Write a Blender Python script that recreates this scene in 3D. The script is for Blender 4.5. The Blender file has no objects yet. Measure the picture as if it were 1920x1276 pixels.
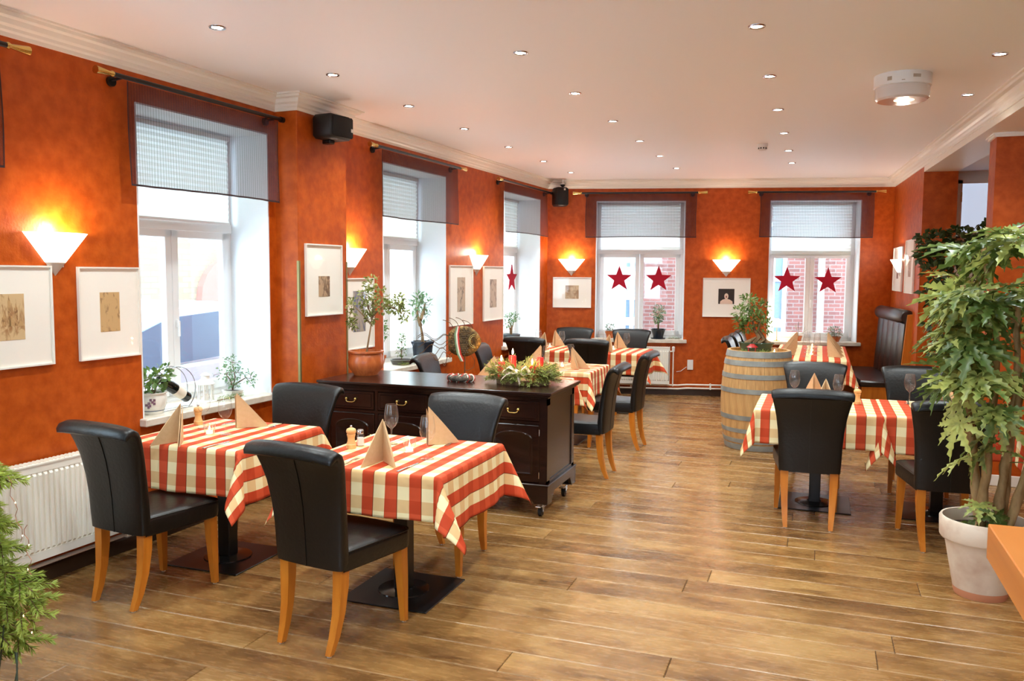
import bpy, bmesh, math, random
from mathutils import Vector, Matrix
from math import sin, cos, pi, sqrt, atan2, radians
C = bpy.context.scene
COL = C.collection

def lin(c):
    c = c / 255.0
    return c / 12.92 if c <= 0.04045 else ((c + 0.055) / 1.055) ** 2.4
def rgb(r, g, b): return (lin(r), lin(g), lin(b), 1.0)

# ---------------------------------------------------------------- camera
cam = bpy.data.cameras.new('camera'); camo = bpy.data.objects.new('camera', cam); COL.objects.link(camo)
F_PX, YAW, PITCH, ROLL = 1581.2, 0.3495, 0.0799, 0.0068
cam.sensor_width = 36.0; cam.lens = F_PX / 1920.0 * 36.0
fw = Vector((-sin(YAW) * cos(PITCH), cos(YAW) * cos(PITCH), -sin(PITCH)))
rt = Vector((cos(YAW), sin(YAW), 0)); up = rt.cross(fw)
r2 = rt * cos(ROLL) + up * sin(ROLL); u2 = up * cos(ROLL) - rt * sin(ROLL)
camo.matrix_world = Matrix(((r2.x, u2.x, -fw.x, 0), (r2.y, u2.y, -fw.y, 0), (r2.z, u2.z, -fw.z, 1.7), (0, 0, 0, 1)))
C.camera = camo
# ---------------------------------------------------------------- light, world, exposure
C.view_settings.view_transform = 'Standard'; C.view_settings.look = 'None'
C.view_settings.exposure = 0.78; C.view_settings.gamma = 1.0; C.view_settings.use_curve_mapping = False
WORLD_STRENGTH = 10.0
SPOT_W, SCONCE_W = 40.0, 5.5
w = bpy.data.worlds.new('overcast_sky'); C.world = w; w.use_nodes = True
bg = w.node_tree.nodes['Background']; bg.inputs[0].default_value = (0.64, 0.84, 1.0, 1); bg.inputs[1].default_value = WORLD_STRENGTH
C.cycles.max_bounces = 10; C.cycles.diffuse_bounces = 5; C.cycles.glossy_bounces = 4
C.cycles.transparent_max_bounces = 24; C.cycles.transmission_bounces = 8
C.cycles.sample_clamp_indirect = 6.0

# ---------------------------------------------------------------- mesh helpers
class MB:
    def __init__(s): s.v = []; s.f = []; s.uv = None
    def add(s, vs, fs):
        n = len(s.v); s.v += [tuple(q) for q in vs]; s.f += [tuple(i + n for i in f) for f in fs]; return s
    def box(s, x0, x1, y0, y1, z0, z1, ch=0.0):
        if ch <= 0:
            return s.add([(x0,y0,z0),(x1,y0,z0),(x1,y1,z0),(x0,y1,z0),(x0,y0,z1),(x1,y0,z1),(x1,y1,z1),(x0,y1,z1)],
                         [(0,3,2,1),(4,5,6,7),(0,1,5,4),(1,2,6,5),(2,3,7,6),(3,0,4,7)])
        c = ch
        vs = []
        for z, d in ((z0, c), (z0 + c, 0), (z1 - c, 0), (z1, c)):
            a, b, e, g = x0 + d, x1 - d, y0 + d, y1 - d
            k = c if d == 0 else 0
            vs += [(a + k, e, z), (b - k, e, z), (b, e + k, z), (b, g - k, z), (b - k, g, z), (a + k, g, z), (a, g - k, z), (a, e + k, z)]
        fs = [tuple(range(7, -1, -1)), tuple(range(24, 32))]
        for l in range(3):
            for i in range(8):
                fs.append((l*8+i, l*8+(i+1) % 8, l*8+8+(i+1) % 8, l*8+8+i))
        return s.add(vs, fs)
    def lathe(s, prof, n=24, c=(0, 0, 0), a0=0.0, a1=2*pi, sx=1.0, sy=1.0):
        full = abs(a1 - a0 - 2*pi) < 1e-6
        m = n if full else n + 1
        vs = []
        for r, z in prof:
            for i in range(m):
                a = a0 + (a1 - a0) * i / n
                vs.append((c[0] + r*sx*cos(a), c[1] + r*sy*sin(a), c[2] + z))
        fs = []
        for j in range(len(prof) - 1):
            for i in range(n):
                k = (i + 1) % m
                fs.append((j*m+i, j*m+k, (j+1)*m+k, (j+1)*m+i))
        return s.add(vs, fs)
    def tube(s, pts, rad, n=8, caps=True):
        pts = [Vector(p) for p in pts]; L = len(pts)
        rr = rad if isinstance(rad, (list, tuple)) else [rad] * L
        ref = None; vs = []
        for i, p in enumerate(pts):
            t = (pts[min(i+1, L-1)] - pts[max(i-1, 0)]).normalized()
            if ref is None:
                ref = Vector((0, 0, 1)) if abs(t.z) < 0.9 else Vector((1, 0, 0))
            x = (ref - t * ref.dot(t)).normalized(); y = t.cross(x); ref = x
            for k in range(n):
                a = 2*pi*k/n; vs.append(p + (x*cos(a) + y*sin(a)) * rr[i])
        fs = []
        for i in range(L - 1):
            for k in range(n):
                fs.append((i*n+k, i*n+(k+1) % n, (i+1)*n+(k+1) % n, (i+1)*n+k))
        if caps: fs += [tuple(range(n-1, -1, -1)), tuple(range((L-1)*n, L*n))]
        return s.add(vs, fs)
    def prism(s, poly, z0, z1, axis='z'):
        n = len(poly)
        if axis == 'z': A = [(x, y, z0) for x, y in poly]; B = [(x, y, z1) for x, y in poly]
        elif axis == 'y': A = [(x, z0, y) for x, y in poly]; B = [(x, z1, y) for x, y in poly]
        else: A = [(z0, x, y) for x, y in poly]; B = [(z1, x, y) for x, y in poly]
        return s.add(A + B, [tuple(range(n-1, -1, -1)), tuple(range(n, 2*n))] + [(i, (i+1) % n, n+(i+1) % n, n+i) for i in range(n)])
    def loft(s, rings, caps=True, closed=True):
        n = len(rings[0]); vs = [p for r in rings for p in r]; fs = []
        for j in range(len(rings) - 1):
            for i in range(n if closed else n - 1):
                fs.append((j*n+i, j*n+(i+1) % n, (j+1)*n+(i+1) % n, (j+1)*n+i))
        if caps: fs += [tuple(range(n-1, -1, -1)), tuple(range((len(rings)-1)*n, len(rings)*n))]
        return s.add(vs, fs)
    def grid(s, fn, nu, nv):
        vs = [fn(i/nu, j/nv) for j in range(nv+1) for i in range(nu+1)]
        fs = [(j*(nu+1)+i, j*(nu+1)+i+1, (j+1)*(nu+1)+i+1, (j+1)*(nu+1)+i) for j in range(nv) for i in range(nu)]
        return s.add(vs, fs)
    def xf(s, M):
        s.v = [tuple(M @ Vector(p)) for p in s.v]; return s
    def build(s, name, mat, parent=None, smooth=None, fix=True):
        me = bpy.data.meshes.new(name); me.from_pydata(s.v, [], s.f)
        if fix:
            bm = bmesh.new(); bm.from_mesh(me); bmesh.ops.recalc_face_normals(bm, faces=bm.faces); bm.to_mesh(me); bm.free()
        me.materials.append(mat)
        if smooth is not None:
            me.polygons.foreach_set('use_smooth', [True] * len(me.polygons))
            if smooth < 179: me.set_sharp_from_angle(angle=radians(smooth))
        o = bpy.data.objects.new(name, me); COL.objects.link(o)
        if parent is not None: o.parent = parent
        return o

def tag(o, label=None, cat=None, group=None, kind=None):
    if label: o['label'] = label
    if cat: o['category'] = cat
    if group: o['group'] = group
    if kind: o['kind'] = kind
    return o
def thing(name, label, cat, loc=(0,0,0), rz=0.0, group=None):
    o = bpy.data.objects.new(name, None); COL.objects.link(o); o.location = loc; o.rotation_euler = (0, 0, rz)
    o.empty_display_size = 0.1
    return tag(o, label, cat, group)
def structure(name, label=None, loc=(0,0,0), rz=0.0):
    o = bpy.data.objects.new(name, None); COL.objects.link(o); o.location = loc; o.rotation_euler = (0, 0, rz)
    return tag(o, label or name.replace('_', ' '), None, None, 'structure')
def children(o): return list(o.children)
def dup(o, parent=None, **kw):
    c = o.copy(); COL.objects.link(c)
    if parent is not None: c.parent = parent
    for ch in children(o): dup(ch, c)
    if parent is None:
        if 'loc' in kw: c.location = kw['loc']
        if 'rz' in kw: c.rotation_euler = (0, 0, kw['rz'])
        if 'label' in kw: c['label'] = kw['label']
        if 'group' in kw: c['group'] = kw['group']
    return c
class Proto:
    """first call places the original, the later ones place copies of it and of its parts"""
    def __init__(s, o): s.o = o; s.used = False
    def __call__(s, loc, rz=0.0, label=None, group=None):
        if not s.used:
            s.used = True; o = s.o; o.location = loc; o.rotation_euler = (0, 0, rz)
            if label: o['label'] = label
            if group: o['group'] = group
            return o
        return dup(s.o, loc=loc, rz=rz, label=label or s.o.get('label'), **({'group': group} if group else {}))

# ---------------------------------------------------------------- materials
def nt(m): return m.node_tree.nodes, m.node_tree.links
def mat(name, col, rough=0.5, metal=0.0, spec=0.5, **k):
    m = bpy.data.materials.new(name); m.use_nodes = True
    b = m.node_tree.nodes['Principled BSDF']
    b.inputs['Base Color'].default_value = col; b.inputs['Roughness'].default_value = rough
    b.inputs['Metallic'].default_value = metal; b.inputs['Specular IOR Level'].default_value = spec
    for kk, vv in k.items():
        b.inputs[kk.replace('_', ' ')].default_value = vv
    return m
def ramp(m, stops):
    r = m.node_tree.nodes.new('ShaderNodeValToRGB'); e = r.color_ramp.elements
    while len(e) < len(stops): e.new(0.5)
    for i, (p, c) in enumerate(stops): e[i].position = p; e[i].color = c
    return r
def noise_mat(name, c1, c2, scale=8, rough=0.5, bump=0.0, bscale=None, detail=4, stretch=(1,1,1), lo=.35, hi=.65, spec=.5, coords='Object', **k):
    m = mat(name, c1, rough, spec=spec, **k); N, Lk = nt(m); b = N['Principled BSDF']
    tc = N.new('ShaderNodeTexCoord'); mp = N.new('ShaderNodeMapping'); mp.inputs['Scale'].default_value = stretch
    Lk.new(tc.outputs[coords], mp.inputs[0])
    n = N.new('ShaderNodeTexNoise'); n.inputs['Scale'].default_value = scale; n.inputs['Detail'].default_value = detail
    Lk.new(mp.outputs[0], n.inputs['Vector'])
    r = ramp(m, [(lo, c1), (hi, c2)]); Lk.new(n.outputs[0], r.inputs[0]); Lk.new(r.outputs[0], b.inputs['Base Color'])
    if bump:
        n2 = N.new('ShaderNodeTexNoise'); n2.inputs['Scale'].default_value = bscale or scale*3; n2.inputs['Detail'].default_value = 3
        Lk.new(mp.outputs[0], n2.inputs['Vector'])
        bp = N.new('ShaderNodeBump'); bp.inputs['Strength'].default_value = bump; bp.inputs['Distance'].default_value = 0.01
        Lk.new(n2.outputs[0], bp.inputs['Height']); Lk.new(bp.outputs[0], b.inputs['Normal'])
    return m
def emit_mat(name, col, strength, base=None):
    m = mat(name, base or col, 0.4)
    b = m.node_tree.nodes['Principled BSDF']
    b.inputs['Emission Color'].default_value = col; b.inputs['Emission Strength'].default_value = strength
    return m
def glass_mat(name, tint=(1, 1, 1, 1), refl=1.0, base=0.04, haze=0.0):
    m = bpy.data.materials.new(name); m.use_nodes = True; N, Lk = nt(m); N.clear()
    out = N.new('ShaderNodeOutputMaterial'); mx = N.new('ShaderNodeMixShader'); t = N.new('ShaderNodeBsdfTransparent'); g = N.new('ShaderNodeBsdfGlossy')
    t.inputs[0].default_value = tint; g.inputs['Roughness'].default_value = 0.02
    lw = N.new('ShaderNodeLayerWeight'); lw.inputs[0].default_value = 0.5
    pw = N.new('ShaderNodeMath'); pw.operation = 'POWER'; pw.inputs[1].default_value = 4.0; Lk.new(lw.outputs['Facing'], pw.inputs[0])
    mm = N.new('ShaderNodeMath'); mm.operation = 'MULTIPLY_ADD'; mm.inputs[1].default_value = refl; mm.inputs[2].default_value = base
    Lk.new(pw.outputs[0], mm.inputs[0]); Lk.new(mm.outputs[0], mx.inputs[0])
    Lk.new(t.outputs[0], mx.inputs[1]); Lk.new(g.outputs[0], mx.inputs[2])
    if haze:
        mh = N.new('ShaderNodeMixShader'); mh.inputs[0].default_value = haze; tl = N.new('ShaderNodeBsdfTranslucent'); df = N.new('ShaderNodeBsdfDiffuse'); m3_ = N.new('ShaderNodeMixShader')
        Lk.new(tl.outputs[0], m3_.inputs[1]); Lk.new(df.outputs[0], m3_.inputs[2]); Lk.new(mx.outputs[0], mh.inputs[1]); Lk.new(m3_.outputs[0], mh.inputs[2]); Lk.new(mh.outputs[0], out.inputs[0])
    else: Lk.new(mx.outputs[0], out.inputs[0])
    return m
def two_sided_leaf(name, c1, c2, rough=.45, trans=.25, scale=3, rand=True):
    m = bpy.data.materials.new(name); m.use_nodes = True; N, Lk = nt(m); b = N['Principled BSDF']
    tc = N.new('ShaderNodeTexCoord'); n = N.new('ShaderNodeTexNoise'); n.inputs['Scale'].default_value = scale
    Lk.new(tc.outputs['Object'], n.inputs['Vector'])
    ad = N.new('ShaderNodeMath'); ad.operation = 'ADD'; oi = N.new('ShaderNodeObjectInfo')
    ml = N.new('ShaderNodeMath'); ml.operation = 'MULTIPLY_ADD'; ml.inputs[1].default_value = .5 if rand else 0; ml.inputs[2].default_value = -.25 if rand else 0
    Lk.new(oi.outputs['Random'], ml.inputs[0]); Lk.new(n.outputs[0], ad.inputs[0]); Lk.new(ml.outputs[0], ad.inputs[1])
    r = ramp(m, [(.3, c1), (.7, c2)]); Lk.new(ad.outputs[0], r.inputs[0])
    Lk.new(r.outputs[0], b.inputs['Base Color']); b.inputs['Roughness'].default_value = rough
    tr = N.new('ShaderNodeBsdfTranslucent'); Lk.new(r.outputs[0], tr.inputs[0]); mx = N.new('ShaderNodeMixShader'); mx.inputs[0].default_value = trans
    Lk.new(b.outputs[0], mx.inputs[1]); Lk.new(tr.outputs[0], mx.inputs[2]); Lk.new(mx.outputs[0], N['Material Output'].inputs[0])
    return m

M = {}
M['wall'] = noise_mat('orange_wall_paint', rgb(168, 68, 5), rgb(194, 88, 20), 13, .44, .14, 60, 10, lo=.34, hi=.66, spec=.28)
M['ceiling'] = mat('ceiling_paint', rgb(250, 248, 247), .55)
M['cornice'] = mat('cornice_paint', rgb(244, 238, 226), .35)
M['white'] = mat('white_lacquer', rgb(240, 241, 242), .35)
M['reveal'] = mat('reveal_paint', rgb(236, 240, 243), .6)
M['sill'] = noise_mat('stone_sill', rgb(206, 196, 178), rgb(226, 218, 204), 14, .35)
M['skirt'] = mat('dark_brown_skirting', rgb(58, 40, 28), .4)
M['facade'] = noise_mat('render_facade', rgb(214, 206, 192), rgb(232, 226, 214), 1.5, .8)
M['chrome'] = mat('chrome', rgb(200, 200, 205), .18, 1.0)
M['brass'] = mat('brass', rgb(214, 184, 110), .25, 1.0)
M['blackmetal'] = mat('black_metal', rgb(16, 16, 18), .32, 0.0, .5)
M['leather'] = noise_mat('black_leather', rgb(5, 5, 6), rgb(10, 9, 9), 40, .38, .16, 55, spec=.5)
M['legwood'] = noise_mat('honey_beech', rgb(196, 112, 26), rgb(212, 130, 38), 6, .35, stretch=(6, 6, .6))
M['glass'] = glass_mat('clear_glass', (1, 1, 1, 1), .95, .06, .02)  # faint white haze mixed in to brighten the glass in place of sparkle
M['pane'] = glass_mat('window_pane', (.97, .99, 1, 1), .35, .04)
M['picglass'] = None
M['napkin'] = noise_mat('sand_paper_napkin', rgb(210, 174, 130), rgb(215, 180, 137), 60, .8)
M['darkwood'] = noise_mat('dark_mahogany', rgb(30, 14, 10), rgb(44, 22, 15), 5, .22, .05, 30, stretch=(1, 6, 6), spec=.5)
M['terracotta'] = noise_mat('glazed_terracotta', rgb(186, 92, 44), rgb(206, 112, 58), 9, .28, stretch=(6, 6, .4))
M['soil'] = noise_mat('potting_soil', rgb(40, 28, 20), rgb(66, 48, 34), 40, .9, .5)
M['steel'] = mat('cutlery_steel', rgb(190, 192, 196), .2, 1.0)
M['cyltin'] = mat('white_plastic', rgb(232, 228, 222), .35)
M['blackplastic'] = mat('black_plastic', rgb(18, 18, 19), .5)
M['wax_white'] = emit_mat('tealight_wax', (1, .72, .42, 1), .9, rgb(250, 240, 225))
M['flame'] = emit_mat('candle_flame', (1, .62, .25, 1), 40)
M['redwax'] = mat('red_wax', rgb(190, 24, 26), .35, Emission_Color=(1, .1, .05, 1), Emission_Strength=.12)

def wood_floor():
    m = mat('oak_plank', rgb(150, 104, 62), .3, spec=.65); N, Lk = nt(m); b = N['Principled BSDF']
    tc = N.new('ShaderNodeTexCoord'); oi = N.new('ShaderNodeObjectInfo')
    cmb = N.new('ShaderNodeCombineXYZ'); s1 = N.new('ShaderNodeMath'); s1.operation = 'MULTIPLY'; s1.inputs[1].default_value = 37
    Lk.new(oi.outputs['Random'], s1.inputs[0]); Lk.new(s1.outputs[0], cmb.inputs[2]); Lk.new(s1.outputs[0], cmb.inputs[0])
    va = N.new('ShaderNodeVectorMath'); va.operation = 'ADD'; Lk.new(tc.outputs['Object'], va.inputs[0]); Lk.new(cmb.outputs[0], va.inputs[1])
    def nz(scale, st, det=5, dist=0.0):
        mp = N.new('ShaderNodeMapping'); mp.inputs['Scale'].default_value = st; Lk.new(va.outputs[0], mp.inputs[0])
        n = N.new('ShaderNodeTexNoise'); n.inputs['Scale'].default_value = scale; n.inputs['Detail'].default_value = det
        n.inputs['Distortion'].default_value = dist; Lk.new(mp.outputs[0], n.inputs['Vector']); return n
    big = nz(2.0, (1, 3, 1), 3); grain = nz(9, (1.2, 7, 1), 6, .8); knots = nz(2.6, (1.3, 4.2, 1), 3, .6)
    ad = N.new('ShaderNodeMath'); ad.operation = 'MULTIPLY_ADD'; ad.inputs[1].default_value = .34
    Lk.new(grain.outputs[0], ad.inputs[0]); 
    m2 = N.new('ShaderNodeMath'); m2.operation = 'MULTIPLY_ADD'; m2.inputs[1].default_value = .66
    Lk.new(big.outputs[0], m2.inputs[0])
    m3 = N.new('ShaderNodeMath'); m3.operation = 'MULTIPLY_ADD'; m3.inputs[1].default_value = .16; m3.inputs[2].default_value = -.08
    Lk.new(oi.outputs['Random'], m3.inputs[0]); Lk.new(m3.outputs[0], m2.inputs[2]); Lk.new(m2.outputs[0], ad.inputs[2])
    r = ramp(m, [(.34, rgb(108, 74, 40)), (.5, rgb(144, 104, 58)), (.66, rgb(168, 129, 78))])
    Lk.new(ad.outputs[0], r.inputs[0])
    kr = ramp(m, [(.57, (1, 1, 1, 1)), (.68, (.74, .69, .65, 1)), (.78, (.42, .37, .34, 1))]); Lk.new(knots.outputs[0], kr.inputs[0])
    mx = N.new('ShaderNodeMix'); mx.data_type = 'RGBA'; mx.blend_type = 'MULTIPLY'; mx.inputs[0].default_value = 1
    Lk.new(r.outputs[0], mx.inputs[6]); Lk.new(kr.outputs[0], mx.inputs[7])
    # worn pale long edges: distance from the plank's own edge, generated coordinate
    sp = N.new('ShaderNodeSeparateXYZ'); Lk.new(tc.outputs['Generated'], sp.inputs[0])
    a = N.new('ShaderNodeMath'); a.operation = 'SUBTRACT'; a.inputs[1].default_value = .5; Lk.new(sp.outputs[1], a.inputs[0])
    a2 = N.new('ShaderNodeMath'); a2.operation = 'ABSOLUTE'; Lk.new(a.outputs[0], a2.inputs[0])
    a3 = N.new('ShaderNodeMath'); a3.operation = 'GREATER_THAN'; a3.inputs[1].default_value = .476; Lk.new(a2.outputs[0], a3.inputs[0])
    a4 = N.new('ShaderNodeMath'); a4.operation = 'MULTIPLY'; Lk.new(a3.outputs[0], a4.inputs[0])
    wn = nz(5, (1, 1, 1), 3); wr = ramp(m, [(.4, (.05, .05, .05, 1)), (.65, (.6, .6, .6, 1))]); Lk.new(wn.outputs[0], wr.inputs[0]); Lk.new(wr.outputs[0], a4.inputs[1])
    mx2 = N.new('ShaderNodeMix'); mx2.data_type = 'RGBA'; Lk.new(a4.outputs[0], mx2.inputs[0]); Lk.new(mx.outputs[2], mx2.inputs[6]); mx2.inputs[7].default_value = rgb(204, 168, 124)
    Lk.new(mx2.outputs[2], b.inputs['Base Color'])
    rr = N.new('ShaderNodeMapRange'); rr.inputs[3].default_value = .17; rr.inputs[4].default_value = .36; Lk.new(grain.outputs[0], rr.inputs[0]); Lk.new(rr.outputs[0], b.inputs['Roughness'])
    bp = N.new('ShaderNodeBump'); bp.inputs['Strength'].default_value = .18; bp.inputs['Distance'].default_value = .004
    Lk.new(grain.outputs[0], bp.inputs['Height']); Lk.new(bp.outputs[0], b.inputs['Normal'])
    return m
M['floor'] = wood_floor()

def check_mat(swap=False):
    m = mat('checked_cotton' + ('_turned' if swap else ''), rgb(200, 80, 40), .7, spec=.25); N, Lk = nt(m); b = N['Principled BSDF']
    uv = N.new('ShaderNodeUVMap'); sp = N.new('ShaderNodeSeparateXYZ'); Lk.new(uv.outputs[0], sp.inputs[0])
    def band(i, off=0.0):
        a = N.new('ShaderNodeMath'); a.operation = 'MULTIPLY_ADD'; a.inputs[1].default_value = 1 / .126; a.inputs[2].default_value = off + 50
        Lk.new(sp.outputs[i], a.inputs[0])
        f = N.new('ShaderNodeMath'); f.operation = 'FRACT'; Lk.new(a.outputs[0], f.inputs[0]); return f
    fu, fv = band(1 if swap else 0), band(0 if swap else 1, .3)
    gu = N.new('ShaderNodeMath'); gu.operation = 'GREATER_THAN'; gu.inputs[1].default_value = .5; Lk.new(fu.outputs[0], gu.inputs[0])
    gv = N.new('ShaderNodeMath'); gv.operation = 'GREATER_THAN'; gv.inputs[1].default_value = .5; Lk.new(fv.outputs[0], gv.inputs[0])
    def mixc(fac, A, B):
        x = N.new('ShaderNodeMix'); x.data_type = 'RGBA'; Lk.new(fac, x.inputs[0])
        for s, c in ((6, A), (7, B)):
            if isinstance(c, tuple): x.inputs[s].default_value = c
            else: Lk.new(c, x.inputs[s])
        return x.outputs[2]
    red = mixc(gv.outputs[0], rgb(210, 82, 46), rgb(192, 66, 32)); crm = mixc(gv.outputs[0], rgb(248, 230, 180), rgb(232, 194, 138))
    base = mixc(gu.outputs[0], red, crm)
    # thin brown line where two bands meet
    pp = N.new('ShaderNodeMath'); pp.operation = 'PINGPONG'; pp.inputs[1].default_value = .25; Lk.new(fu.outputs[0], pp.inputs[0])
    ln = N.new('ShaderNodeMath'); ln.operation = 'LESS_THAN'; ln.inputs[1].default_value = .016
    ab = N.new('ShaderNodeMath'); ab.operation = 'SUBTRACT'; ab.inputs[1].default_value = .5; Lk.new(fu.outputs[0], ab.inputs[0])
    ac = N.new('ShaderNodeMath'); ac.operation = 'ABSOLUTE'; Lk.new(ab.outputs[0], ac.inputs[0])
    Lk.new(ac.outputs[0], ln.inputs[0])
    Lk.new(mixc(ln.outputs[0], base, rgb(120, 50, 26)), b.inputs['Base Color'])
    n = N.new('ShaderNodeTexNoise'); n.inputs['Scale'].default_value = 9; n.inputs['Detail'].default_value = 2
    Lk.new(uv.outputs[0], n.inputs['Vector']); bp = N.new('ShaderNodeBump'); bp.inputs['Strength'].default_value = .35; bp.inputs['Distance'].default_value = .02
    Lk.new(n.outputs[0], bp.inputs['Height']); Lk.new(bp.outputs[0], b.inputs['Normal'])
    return m
M['check'] = check_mat(); M['check2'] = check_mat(True)

def sheer_mat():
    m = bpy.data.materials.new('brown_sheer_fabric'); m.use_nodes = True; N, Lk = nt(m); N.clear()
    out = N.new('ShaderNodeOutputMaterial'); mx = N.new('ShaderNodeMixShader'); t = N.new('ShaderNodeBsdfTransparent'); d = N.new('ShaderNodeBsdfDiffuse'); tl = N.new('ShaderNodeBsdfTranslucent')
    d.inputs[0].default_value = rgb(80, 48, 52); tl.inputs[0].default_value = rgb(132, 112, 110)
    ad = N.new('ShaderNodeMixShader'); ad.inputs[0].default_value = .35; Lk.new(d.outputs[0], ad.inputs[1]); Lk.new(tl.outputs[0], ad.inputs[2])
    uv = N.new('ShaderNodeTexCoord'); sp = N.new('ShaderNodeSeparateXYZ'); Lk.new(uv.outputs['Object'], sp.inputs[0])
    w_ = N.new('ShaderNodeMath'); w_.operation = 'SINE'; s_ = N.new('ShaderNodeMath'); s_.operation = 'MULTIPLY'; s_.inputs[1].default_value = 300; Lk.new(sp.outputs[1], s_.inputs[0]); Lk.new(s_.outputs[0], w_.inputs[0])
    mr = N.new('ShaderNodeMapRange'); mr.inputs[1].default_value = -1; mr.inputs[2].default_value = 1; mr.inputs[3].default_value = .56; mr.inputs[4].default_value = .70
    Lk.new(w_.outputs[0], mr.inputs[0]); Lk.new(mr.outputs[0], mx.inputs[0]); Lk.new(t.outputs[0], mx.inputs[1]); Lk.new(ad.outputs[0], mx.inputs[2]); Lk.new(mx.outputs[0], out.inputs[0])
    return m
M['sheer'] = sheer_mat()
def blind_mat():
    m = bpy.data.materials.new('pleated_blind_fabric'); m.use_nodes = True; N, Lk = nt(m); N.clear()
    out = N.new('ShaderNodeOutputMaterial'); d = N.new('ShaderNodeBsdfDiffuse'); t = N.new('ShaderNodeBsdfTranslucent'); mx = N.new('ShaderNodeMixShader'); mx.inputs[0].default_value = .7
    d.inputs[0].default_value = rgb(238, 238, 232); t.inputs[0].default_value = rgb(248, 252, 246)
    Lk.new(d.outputs[0], mx.inputs[1]); Lk.new(t.outputs[0], mx.inputs[2]); Lk.new(mx.outputs[0], out.inputs[0]); return m
M['blind'] = blind_mat()
def brick_mat(name, c1, c2, mortar, sc=1.0, coords='Object', rot=None):
    m = mat(name, c1, .85); N, Lk = nt(m); b = N['Principled BSDF']; tc = N.new('ShaderNodeTexCoord')
    mp = N.new('ShaderNodeMapping')
    if rot: mp.inputs['Rotation'].default_value = rot
    Lk.new(tc.outputs[coords], mp.inputs[0])
    sx_ = N.new('ShaderNodeSeparateXYZ'); cx_ = N.new('ShaderNodeCombineXYZ'); Lk.new(tc.outputs[coords], sx_.inputs[0]); Lk.new(sx_.outputs[1], cx_.inputs[0]); Lk.new(sx_.outputs[2], cx_.inputs[1])
    t = N.new('ShaderNodeTexBrick'); Lk.new(cx_.outputs[0], t.inputs[0]); t.inputs['Color1'].default_value = c1; t.inputs['Color2'].default_value = c2; t.inputs['Mortar'].default_value = mortar
    t.inputs['Scale'].default_value = sc; t.inputs['Brick Width'].default_value = .28; t.inputs['Row Height'].default_value = .095; t.inputs['Mortar Size'].default_value = .012
    Lk.new(t.outputs[0], b.inputs['Base Color']); return m
M['redbrick'] = brick_mat('red_brick_facade', rgb(122, 74, 66), rgb(104, 64, 58), rgb(120, 104, 98), 1.3, rot=(pi/2, 0, 0))
M['palebrick'] = brick_mat('pale_brick_facade', rgb(150, 132, 104), rgb(128, 110, 88), rgb(120, 108, 92), 1.0, rot=(pi/2, 0, pi/2))
# ================================================================ STRUCTURE
AL = -math.atan(.0346); OLW = Vector((-4.0642, 0, 0))
AB = atan2(-.9767, .2145); OBW = Vector((-3.666, 11.505, 0))
AR = atan2(-.056, -1.0); ORW = Vector((.9, 12.5, 0))
class Fr:
    def __init__(s, o, a): s.o = o; s.a = a; s.n = Vector((cos(a), sin(a), 0)); s.u = Vector((-sin(a), cos(a), 0))
    def __call__(s, n, u, z=0.0): return s.o + s.n*n + s.u*u + Vector((0, 0, z))
LW, BW, RW = Fr(OLW, AL), Fr(OBW, AB), Fr(ORW, AR)
H = 3.0; WL, WH = .77, 2.71

def wall(name, fr, u0, u1, ops, t=.45, h=3.05, label=None):
    s = MB(); us = u0
    for a, b_, z0, z1 in ops:
        s.box(-t, 0, us, a, -.1, h); s.box(-t, 0, a, b_, -.1, z0); s.box(-t, 0, a, b_, z1, h); us = b_
    s.box(-t, 0, us, u1, -.1, h)
    o = s.build(name, M['wall']); o.location = fr.o; o.rotation_euler = (0, 0, fr.a)
    tag(o, label or 'orange painted wall', None, None, 'structure'); return o
LOPS = [(-1.22, .02, WL, WH), (1.68, 2.92, WL, WH), (4.09, 5.33, WL, WH), (6.98, 8.28, WL, WH), (9.89, 11.2, WL, WH)]  # first opening is assumed, cut to let in extra daylight
BOPS = [(.69, 1.92, WL, WH), (3.06, 4.25, WL, WH)]
wall('wall_left', LW, -3.2, 11.95, LOPS, label='orange painted window wall on the left')
wall('wall_back', BW, -.5, 8.2, BOPS, label='orange painted far wall with two windows')
# pilaster between the first two windows
o = MB().box(-.02, .2, 5.42, 6.07, 0, H, .004).build('trim_1', M['wall']); o.location = LW.o; o.rotation_euler = (0, 0, LW.a)
tag(o, 'projecting orange pier between first and second left windows', kind='structure')
for i, u in enumerate((5.423, 6.067)):
    s = MB(); sg = 1 if i == 0 else -1
    s.box(.199, .204, min(u, u+sg*.014) - (.003 if sg > 0 else 0), max(u, u+sg*.014) + (0 if sg > 0 else .003), .09, 1.78); s.box(.185, .204, min(u - sg*.006, u), max(u - sg*.006, u), .09, 1.78)
    g = s.build('trim_%d' % (2+i), mat('aged_brass_guard', rgb(150, 140, 96), .5, .8)); g.location = LW.o; g.rotation_euler = (0, 0, LW.a)
    tag(g, 'brass corner guard on the pier edge', kind='structure')
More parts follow.
